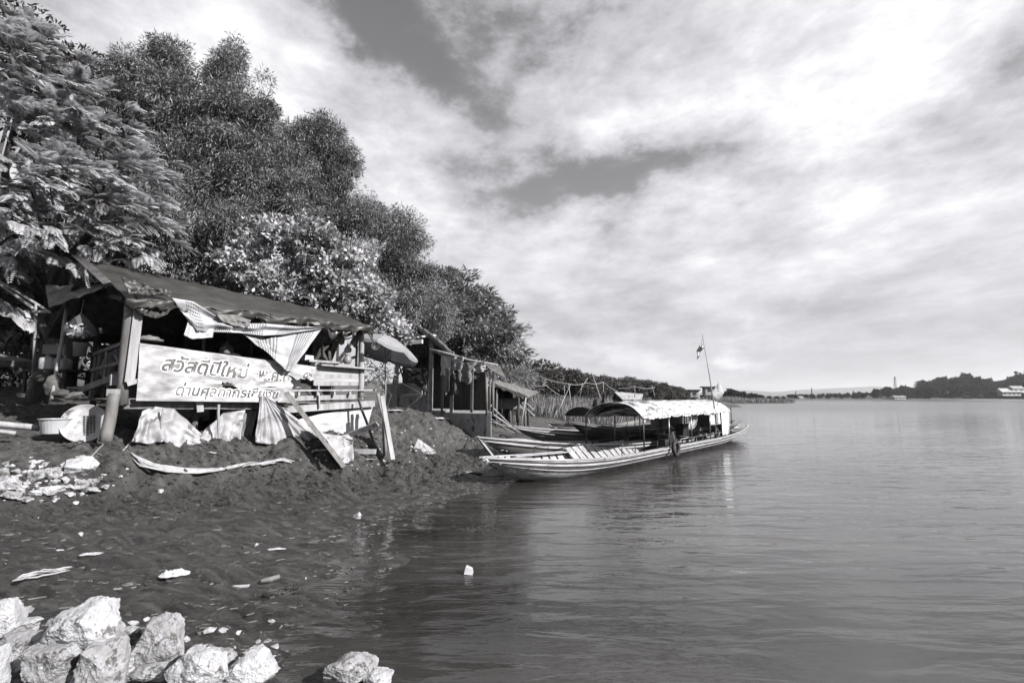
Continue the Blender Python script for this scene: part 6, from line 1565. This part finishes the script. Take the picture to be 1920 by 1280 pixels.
# ================================================================ DISTANT BUILDINGS
def house(name, label, px, pyb, Yd, w_, d_, h_, rh, m_w, m_r, cat='house', rz=0, stilts=0, group=None, nwin=3):
    p = at(px, pyb, Yd); t = thing(name, label, cat, tuple(p), rz, group)
    B_ = MB(); B_.box((0, 0, stilts+h_/2), (w_, d_, h_)); wl = B_.build('wall', m_w, t, local=True)
    r = MB(); o = w_*.08; z = stilts+h_
    r.add([(-w_/2-o, -d_/2-o, z-.02*h_), (w_/2+o, -d_/2-o, z-.02*h_), (w_/2+o, 0, z+rh), (-w_/2-o, 0, z+rh), (w_/2+o, d_/2+o, z-.02*h_), (-w_/2-o, d_/2+o, z-.02*h_)], [(0, 1, 2, 3), (3, 2, 4, 5), (0, 3, 5), (1, 4, 2)])
    r.build('roof', m_r, t, local=True, thick=.06)
    for i in range(nwin):
        MB().box(((i+.5)/nwin*w_-w_/2, -d_/2-.02, stilts+h_*.55), (w_/nwin*.4, .05, h_*.4)).build('window', M_black, t, local=True)
    if stilts:
        for sx in (-.4, 0, .4):
            for sy in (-.4, .4): MB().box((sx*w_, sy*d_, stilts/2), (w_*.05, w_*.05, stilts)).build('stilt', M_wood_d, t, local=True)
    return t
# thatched hut by the shore
hh_ = thing('thatched_hut', 'small open hut with a pale thatched roof among the fishing poles', 'hut', tuple(at(1178, 765, 48)))
a0, a1, b0, b1 = at(1152, 735, 45.5), at(1206, 739, 46.5), at(1168, 750, 44.5), at(1203, 749, 45)
MB().grid(lambda u, v: a0.lerp(a1, u).lerp(b0.lerp(b1, u), v)+Vector((0, 0, .05*n1(u*9, v*4))), 14, 8).build('roof', M_wood_l, hh_, thick=.1)
MB().grid(lambda u, v: a0.lerp(a1, u).lerp(at(1148, 748, 48).lerp(at(1200, 748, 48.5), u), v), 8, 4).build('roof', M_wood_m, hh_, thick=.1)
for px in (1158, 1166, 1174, 1202, 1207): p = at(px, 741+(px-1158)*.12, 45.6); MB().tube([(p.x, p.y, gnd(p.x, p.y)-.2), p], .06, 5).build('post', M_wood_d if px < 1200 else M_wood_m, hh_, smooth=True)
MB().grid(lambda u, v: at(1150, 745, 47.5).lerp(at(1178, 748, 46), u)+Vector((0, 0, -v*1.0)), 6, 4).build('wall', M_wood_d, hh_, thick=.05)
MB().grid(lambda u, v: at(1178, 751, 44.4).lerp(at(1204, 751, 44.6), u)+Vector((0, 0, -v*.55-.04*math.sin(u*9))), 12, 4).build('white_cloth', M_tarp_w, hh_, thick=.02)
# two river watch-houses
def watch(label, px0, px1, pyt, pyb, pybase, Yd, platform):
    a = at(px0, pyb, Yd); b = at(px1, pyt, Yd); w_ = b.x-a.x; h_ = b.z-a.z; zb = at(px0, pybase, Yd).z
    t = thing('watch_hut', label, 'hut', (a.x+w_/2, Yd, zb)); c = Vector((a.x+w_/2, Yd, 0))
    MB().box(c+Vector((0, 0, a.z+h_/2)), (w_, w_, h_)).build('wall', M_conc, t)
    MB().box(c+Vector((0, 0, b.z+.06)), (w_*1.35, w_*1.35, .22), jit=.03).build('roof', M_wood_d, t)
    MB().box(c+Vector((0, -w_/2-.03, a.z+h_*.62)), (w_*.45, .06, h_*.3)).build('window', M_black, t)
    MB().box(c+Vector((w_/2+.06, -w_*.3, a.z+h_/2)), (.16, w_*.4, h_)).build('corner_board', M_conc_l, t)
    MB().box(c+Vector((0, 0, a.z-.1)), (w_*1.6, w_*1.5, .25), jit=.03).build('platform', M_wood_d, t)
    for sx in (-.55, .55, -.2, .25):
        for sy in (-.5, .5): MB().tube([c+Vector((sx*w_, sy*w_, a.z)), c+Vector((sx*w_*1.05, sy*w_, zb-.4))], .09, 6).build('stilt', M_wood_m, t, smooth=True)
    return t
watch('boxy grey hut on stilts directly behind the flag staff', 1320, 1336, 726, 741, 758, 95, 1)
watch('lower grey hut left of the one behind the flag staff', 1293, 1307, 732, 748, 757, 92, 0)
sk = thing('moored_barge', 'small black barge with a domed cover below the left hut on stilts', 'barge', tuple(at(1302, 757, 88)))
MB().box(at(1302, 755, 88), (3.4, 1.6, .5), jit=.1).build('hull', M_black, sk); MB().lathe([(.001, .9), (.5, .8), (.85, .45), (.95, 0)], at(1303, 753, 88), 18).build('dome', M_black, sk, smooth=True)
# houses across the river
HL = [(1892, 742, 24, 5.0, 5.0, 'large white gabled house among trees near the right edge', 4), (1905, 736, 14, 5, 4, 'smaller white-gabled house at the right edge above the large one', 2), (1838, 741, 12, 3.5, 2, 'low house with a white roof on the far bank below the trees', 2), (1770, 738, 7, 3, 2, 'small pale house beneath the far trees, right of the lattice tower', 2), (1684, 748, 14, 2.6, 2, 'pale floating house on the far waterline below the lattice tower', 3), (1500, 747, 5, 2, 1.5, 'tiny pale house farthest left on the far shore', 2), (1790, 747, 10, 2.6, 1.5, 'pale boathouse at the foot of the far rise', 2), (1908, 728, 10, 4, 2, 'pale upper storey glimpsed above the gabled houses', 2)]
for px, py, w_, h_, rh, lab, nw in HL: house('house', lab, px, py, 690 if w_ < 13 else 676, w_, 8, h_, rh, M_conc_l if w_ < 16 else M_hull_w, M_conc if w_ < 20 else M_hull_w, nwin=nw, group='houses on the far bank')
bk = thing('sand_bank', None, None, (0, 0, 0)); bpy.data.objects.remove(bk)
def tower(px, pyt, pyb, Yd, w_, label, lat=True):
    b, t_ = at(px, pyb, Yd), at(px, pyt, Yd); h_ = t_.z-b.z; t = thing('lattice_tower', label, 'tower', tuple(b))
    mb = MB(); r = .22
    for sx in (-1, 1):
        for sy in (-1, 1): mb.tube([b+Vector((sx*w_/2, sy*w_/2, 0)), t_+Vector((sx*w_*.12, sy*w_*.12, 0))], r, 4)
    mb.build('legs', M_metal_d, t)
    br = MB(); n = 7 if lat else 2
    for i in range(n):
        f0, f1 = i/n, (i+1)/n; wa, wb = w_/2*(1-f0)+w_*.12*f0, w_/2*(1-f1)+w_*.12*f1
        for sg in (-1, 1): br.tube([b+Vector((sg*wa, -wa, h_*f0)), b+Vector((-sg*wb, -wb, h_*f1))], .16, 4)
        br.tube([b+Vector((-wa, -wa, h_*f0)), b+Vector((wa, -wa, h_*f0))], .16, 4)
    br.build('bracing', M_metal_d, t); return t
M_metal_d = mat('dark galvanised steel', .06, .12, .6, 1, bump=0)
tower(1678, 706, 730, 720, 3.2, 'tallest lattice tower on the far bank'); tower(1698, 721, 732, 760, 2.2, 'short lattice tower just right of the tallest one', False)
tower(1522, 727, 744, 780, 1.4, 'thin mast left on the far bank', False); tower(1492, 733, 745, 780, 1.2, 'thinnest mast farthest left on the far bank', False); tower(1600, 731, 742, 800, 1.0, 'short thin mast on the low far shore', False)
tt_ = tower(1905, 698, 716, 700, 1.2, 'slim mast with a round top platform at the right edge', False)
MB().lathe([(1.4, 0), (2.2, 1), (2.2, 2.4), (1.2, 3)], at(1905, 700, 700), 12).build('platform', M_metal_d, tt_)
# boats on the far shoreline and a sandy spit
M_farsand = mat('far sand', .12, .2, .9, .1, bump=0)
sb_ = MB(); sb_.grid(lambda u, v: Vector((at(1795+u*150, 748, 655).x, 645+v*26, 2.6*math.sin(u*math.pi)**.6*math.sin(v*math.pi)**.7*(.9+.2*n1(u*9, v*3))-.1)), 40, 12)
sb_.build('sand_heap', M_farsand, label='long low heap of dredged sand on the far shore under the big house', cat='sand', smooth=True)
# ================================================================ SKY, SUN, CAMERA
SUN_AZ = Vector((.87, -.50, 0)).normalized(); SUN_EL = R(31)
wd = bpy.data.worlds.new('World'); SC.world = wd; wd.use_nodes = True; nt = wd.node_tree; nt.nodes.clear(); L = nt.links.new
out = nn(nt, 'ShaderNodeOutputWorld'); bg = nn(nt, 'ShaderNodeBackground'); L(bg.outputs[0], out.inputs[0])
sky = nn(nt, 'ShaderNodeTexSky'); sky.sky_type = 'NISHITA'; sky.sun_disc = False; sky.sun_elevation = SUN_EL
sky.sun_rotation = math.atan2(SUN_AZ.x, SUN_AZ.y)
tc = nn(nt, 'ShaderNodeTexCoord')
def M2(op, a, b=None, c=None):
    n = nn(nt, 'ShaderNodeMath', operation=op)
    for i, x in enumerate((a, b, c)):
        if x is None: continue
        if isinstance(x, (int, float)): n.inputs[i].default_value = x
        else: L(x, n.inputs[i])
    return n.outputs[0]
def VM(op, a, b=None):
    n = nn(nt, 'ShaderNodeVectorMath', operation=op)
    for i, x in enumerate((a, b)):
        if x is None: continue
        if isinstance(x, (tuple, Vector)): n.inputs[i].default_value = tuple(x)
        else: L(x, n.inputs[i])
    return n
D = tc.outputs['Generated']
sep = nn(nt, 'ShaderNodeSeparateXYZ'); L(D, sep.inputs[0])
zz = M2('ADD', M2('MAXIMUM', sep.outputs[2], 0.0), .16)
cx, cy = M2('DIVIDE', sep.outputs[0], zz), M2('DIVIDE', sep.outputs[1], zz)
cb = nn(nt, 'ShaderNodeCombineXYZ'); L(cx, cb.inputs[0]); L(cy, cb.inputs[1])
def noise(vec, scale, det, ro, sc=(1, 1, 1), rot=0, loc=(0, 0, 0), dist=0):
    mp = nn(nt, 'ShaderNodeMapping'); mp.inputs['Rotation'].default_value = (0, 0, rot); mp.inputs['Scale'].default_value = sc; mp.inputs['Location'].default_value = loc; L(vec, mp.inputs[0])
    n = nn(nt, 'ShaderNodeTexNoise'); n.inputs['Scale'].default_value = scale; n.inputs['Detail'].default_value = det; n.inputs['Roughness'].default_value = ro; n.inputs['Distortion'].default_value = dist
    L(mp.outputs[0], n.inputs['Vector']); return n
n_st = noise(cb.outputs[0], 1.1, 10, .58, (1.0, .62, 1), R(28), (3, 1, 0), .1)
n_wp = noise(cb.outputs[0], 3.2, 11, .68, (1.0, .8, 1), R(40), (7, 2, 0), .15)
n_fi = noise(D, 7.5, 12, .62, (1, 1, 2.4), 0, (2, 5, 1))
# warp the sight direction a little so that cloud edges are ragged
nw = noise(D, 5.0, 8, .62, (1, 1, 1.6), 0, (1, 2, 3)); wv = VM('SUBTRACT', nw.outputs['Color'], (.5, .5, .5)); ws = nn(nt, 'ShaderNodeVectorMath', operation='SCALE'); L(wv.outputs[0], ws.inputs[0]); ws.inputs['Scale'].default_value = .22
DW = VM('ADD', D, ws.outputs[0]).outputs[0]
def blob(px, py, rx, ry, ang):
    c = ray(px, py); r0 = c.length; c = c.normalized()
    e1 = (ray(px+math.cos(R(ang))*8, py+math.sin(R(ang))*8).normalized()-c).normalized(); e2 = c.cross(e1)
    s = 1.0/(F*r0); a = VM('DOT_PRODUCT', DW, e1*(1/(rx/(F*r0)))).outputs['Value']; b = VM('DOT_PRODUCT', DW, e2*(1/(ry/(F*r0)))).outputs['Value']
    d2 = M2('ADD', M2('MULTIPLY', a, a), M2('MULTIPLY', b, b)); g_ = M2('POWER', 2.718, M2('MULTIPLY', d2, -1.0))
    return M2('MULTIPLY', g_, M2('GREATER_THAN', VM('DOT_PRODUCT', DW, c).outputs['Value'], .2))
FE = [ # px, py, rx, ry, angle, amount
 (790, 110, 260, 62, 38, -.34), (960, 40, 220, 90, 10, -.26), (660, 10, 110, 60, 30, -.16), (1130, 330, 240, 56, -6, -.46), (940, 385, 120, 30, -20, -.12), (660, 190, 100, 40, 25, -.16), (1300, 290, 110, 50, 0, -.10),
 (1885, 110, 60, 150, 15, -.26), (1230, 60, 160, 60, 10, -.12), (60, 20, 120, 50, 20, -.20), (240, 10, 150, 22, 20, -.06),
 (380, 120, 240, 60, 25, .10), (820, 300, 130, 60, 10, .10), (1080, 215, 200, 50, 5, .06), (1660, 160, 160, 230, 12, .24), (1560, 330, 240, 110, 15, .09), (1420, 120, 160, 110, 0, .02),
 (1020, 480, 220, 40, 0, .06), (1500, 520, 240, 30, 5, .06), (1800, 470, 180, 40, -25, -.10), (1250, 480, 200, 30, 0, -.03), (1180, 600, 420, 26, 2, -.07), (1620, 600, 350, 30, 2, -.07),
 (1100, 668, 110, 24, 14, .18), (1230, 690, 90, 18, 5, .15), (1372, 670, 20, 26, -30, .26), (1400, 692, 34, 12, 0, .18), (1640, 712, 50, 7, 0, .10), (1500, 690, 400, 30, 0, -.05), (1850, 560, 140, 60, 0, -.03)]
acc = None
for px, py, rx, ry, an, am in FE:
    v = M2('MULTIPLY', blob(px, py, rx, ry, an), am); acc = v if acc is None else M2('ADD', acc, v)
el = M2('MULTIPLY', M2('SUBTRACT', .35, sep.outputs[2]), .0)
st_amp = M2('MINIMUM', M2('ADD', .25, M2('MULTIPLY', M2('MAXIMUM', sep.outputs[2], 0), 2.2)), 1.0)
tex = M2('ADD', M2('MULTIPLY', M2('SUBTRACT', n_st.outputs['Fac'], .5), .80), M2('ADD', M2('MULTIPLY', M2('SUBTRACT', n_wp.outputs['Fac'], .5), .78), M2('MULTIPLY', M2('SUBTRACT', n_fi.outputs['Fac'], .5), .7)))
low = M2('MULTIPLY', M2('POWER', 2.718, M2('MULTIPLY', M2('MAXIMUM', sep.outputs[2], 0.0), -6.5)), -.15)
dens = M2('ADD', M2('ADD', M2('ADD', .66, low), acc), M2('MULTIPLY', tex, st_amp))
cover = nn(nt, 'ShaderNodeMapRange'); cover.interpolation_type = 'SMOOTHSTEP'; cover.inputs[1].default_value = .16; cover.inputs[2].default_value = .50; L(dens, cover.inputs[0])
ccol = nn(nt, 'ShaderNodeValToRGB'); e = ccol.color_ramp.elements; e[0].position = .26; e[0].color = (.30, .30, .315, 1); e[1].position = .95; e[1].color = (1.08, 1.08, 1.10, 1)
x = e.new(.56); x.color = (.58, .575, .61, 1); x = e.new(.72); x.color = (.76, .755, .79, 1)
L(dens, ccol.inputs[0])
bw = nn(nt, 'ShaderNodeRGBToBW'); L(sky.outputs[0], bw.inputs[0])
skb = nn(nt, 'ShaderNodeMixRGB', blend_type='MULTIPLY'); skb.inputs[0].default_value = 1; L(bw.outputs[0], skb.inputs[1]); skb.inputs[2].default_value = (.098, .096, .1, 1)
SKY_K = 1.25
s2 = nn(nt, 'ShaderNodeMixRGB', blend_type='MULTIPLY'); s2.inputs[0].default_value = 1; L(skb.outputs[0], s2.inputs[1]); s2.inputs[2].default_value = (SKY_K, SKY_K, SKY_K, 1)
mx = nn(nt, 'ShaderNodeMixRGB'); L(cover.outputs[0], mx.inputs[0]); L(s2.outputs[0], mx.inputs[1]); L(ccol.outputs[0], mx.inputs[2])
L(mx.outputs[0], bg.inputs[0]); bg.inputs[1].default_value = .48

ld = bpy.data.lights.new('sun', 'SUN'); ld.energy = 5.0; ld.angle = R(.6); ld.color = (1, .985, .96)
lo = bpy.data.objects.new('sun', ld); COL.objects.link(lo)
sd_ = Vector((SUN_AZ.x*math.cos(SUN_EL), SUN_AZ.y*math.cos(SUN_EL), math.sin(SUN_EL)))
lo.rotation_euler = (-sd_).to_track_quat('-Z', 'Y').to_euler(); lo.location = (20, -10, 30)
cd = bpy.data.cameras.new('camera'); cd.lens = 18; cd.sensor_width = 36; cd.clip_end = 30000; cd.clip_start = .05
co = bpy.data.objects.new('camera', cd); COL.objects.link(co); co.location = (0, 0, HC); co.rotation_euler = (math.pi/2+PITCH, 0, 0); SC.camera = co
HAZE = True
if HAZE:
    mb = MB(); mb.box((0, 4800, 140), (19000, 12000, 310)); m = bpy.data.materials.new('haze air'); m.use_nodes = True; n_ = m.node_tree; n_.nodes.clear()
    o_ = nn(n_, 'ShaderNodeOutputMaterial'); pv = nn(n_, 'ShaderNodeVolumePrincipled'); pv.inputs['Color'].default_value = (.95, .95, .97, 1); pv.inputs['Density'].default_value = 8e-5; pv.inputs['Anisotropy'].default_value = .3; n_.links.new(pv.outputs[0], o_.inputs['Volume'])
    hz = bpy.data.objects.new('haze', bpy.data.meshes.new('haze')); hz.data.from_pydata(mb.v, [], mb.f); hz.data.materials.append(m); COL.objects.link(hz); hz['kind'] = 'stuff'
SC.view_settings.view_transform = 'Standard'; SC.view_settings.look = 'None'; SC.view_settings.exposure = 1.2; SC.view_settings.gamma = 1
SC.render.engine = 'CYCLES'; SC.cycles.use_denoising = True; SC.cycles.max_bounces = 6; SC.cycles.diffuse_bounces = 2; SC.cycles.glossy_bounces = 3; SC.cycles.transparent_max_bounces = 8; SC.cycles.transmission_bounces = 3; SC.cycles.volume_bounces = 0
SC.cycles.caustics_reflective = False; SC.cycles.caustics_refractive = False
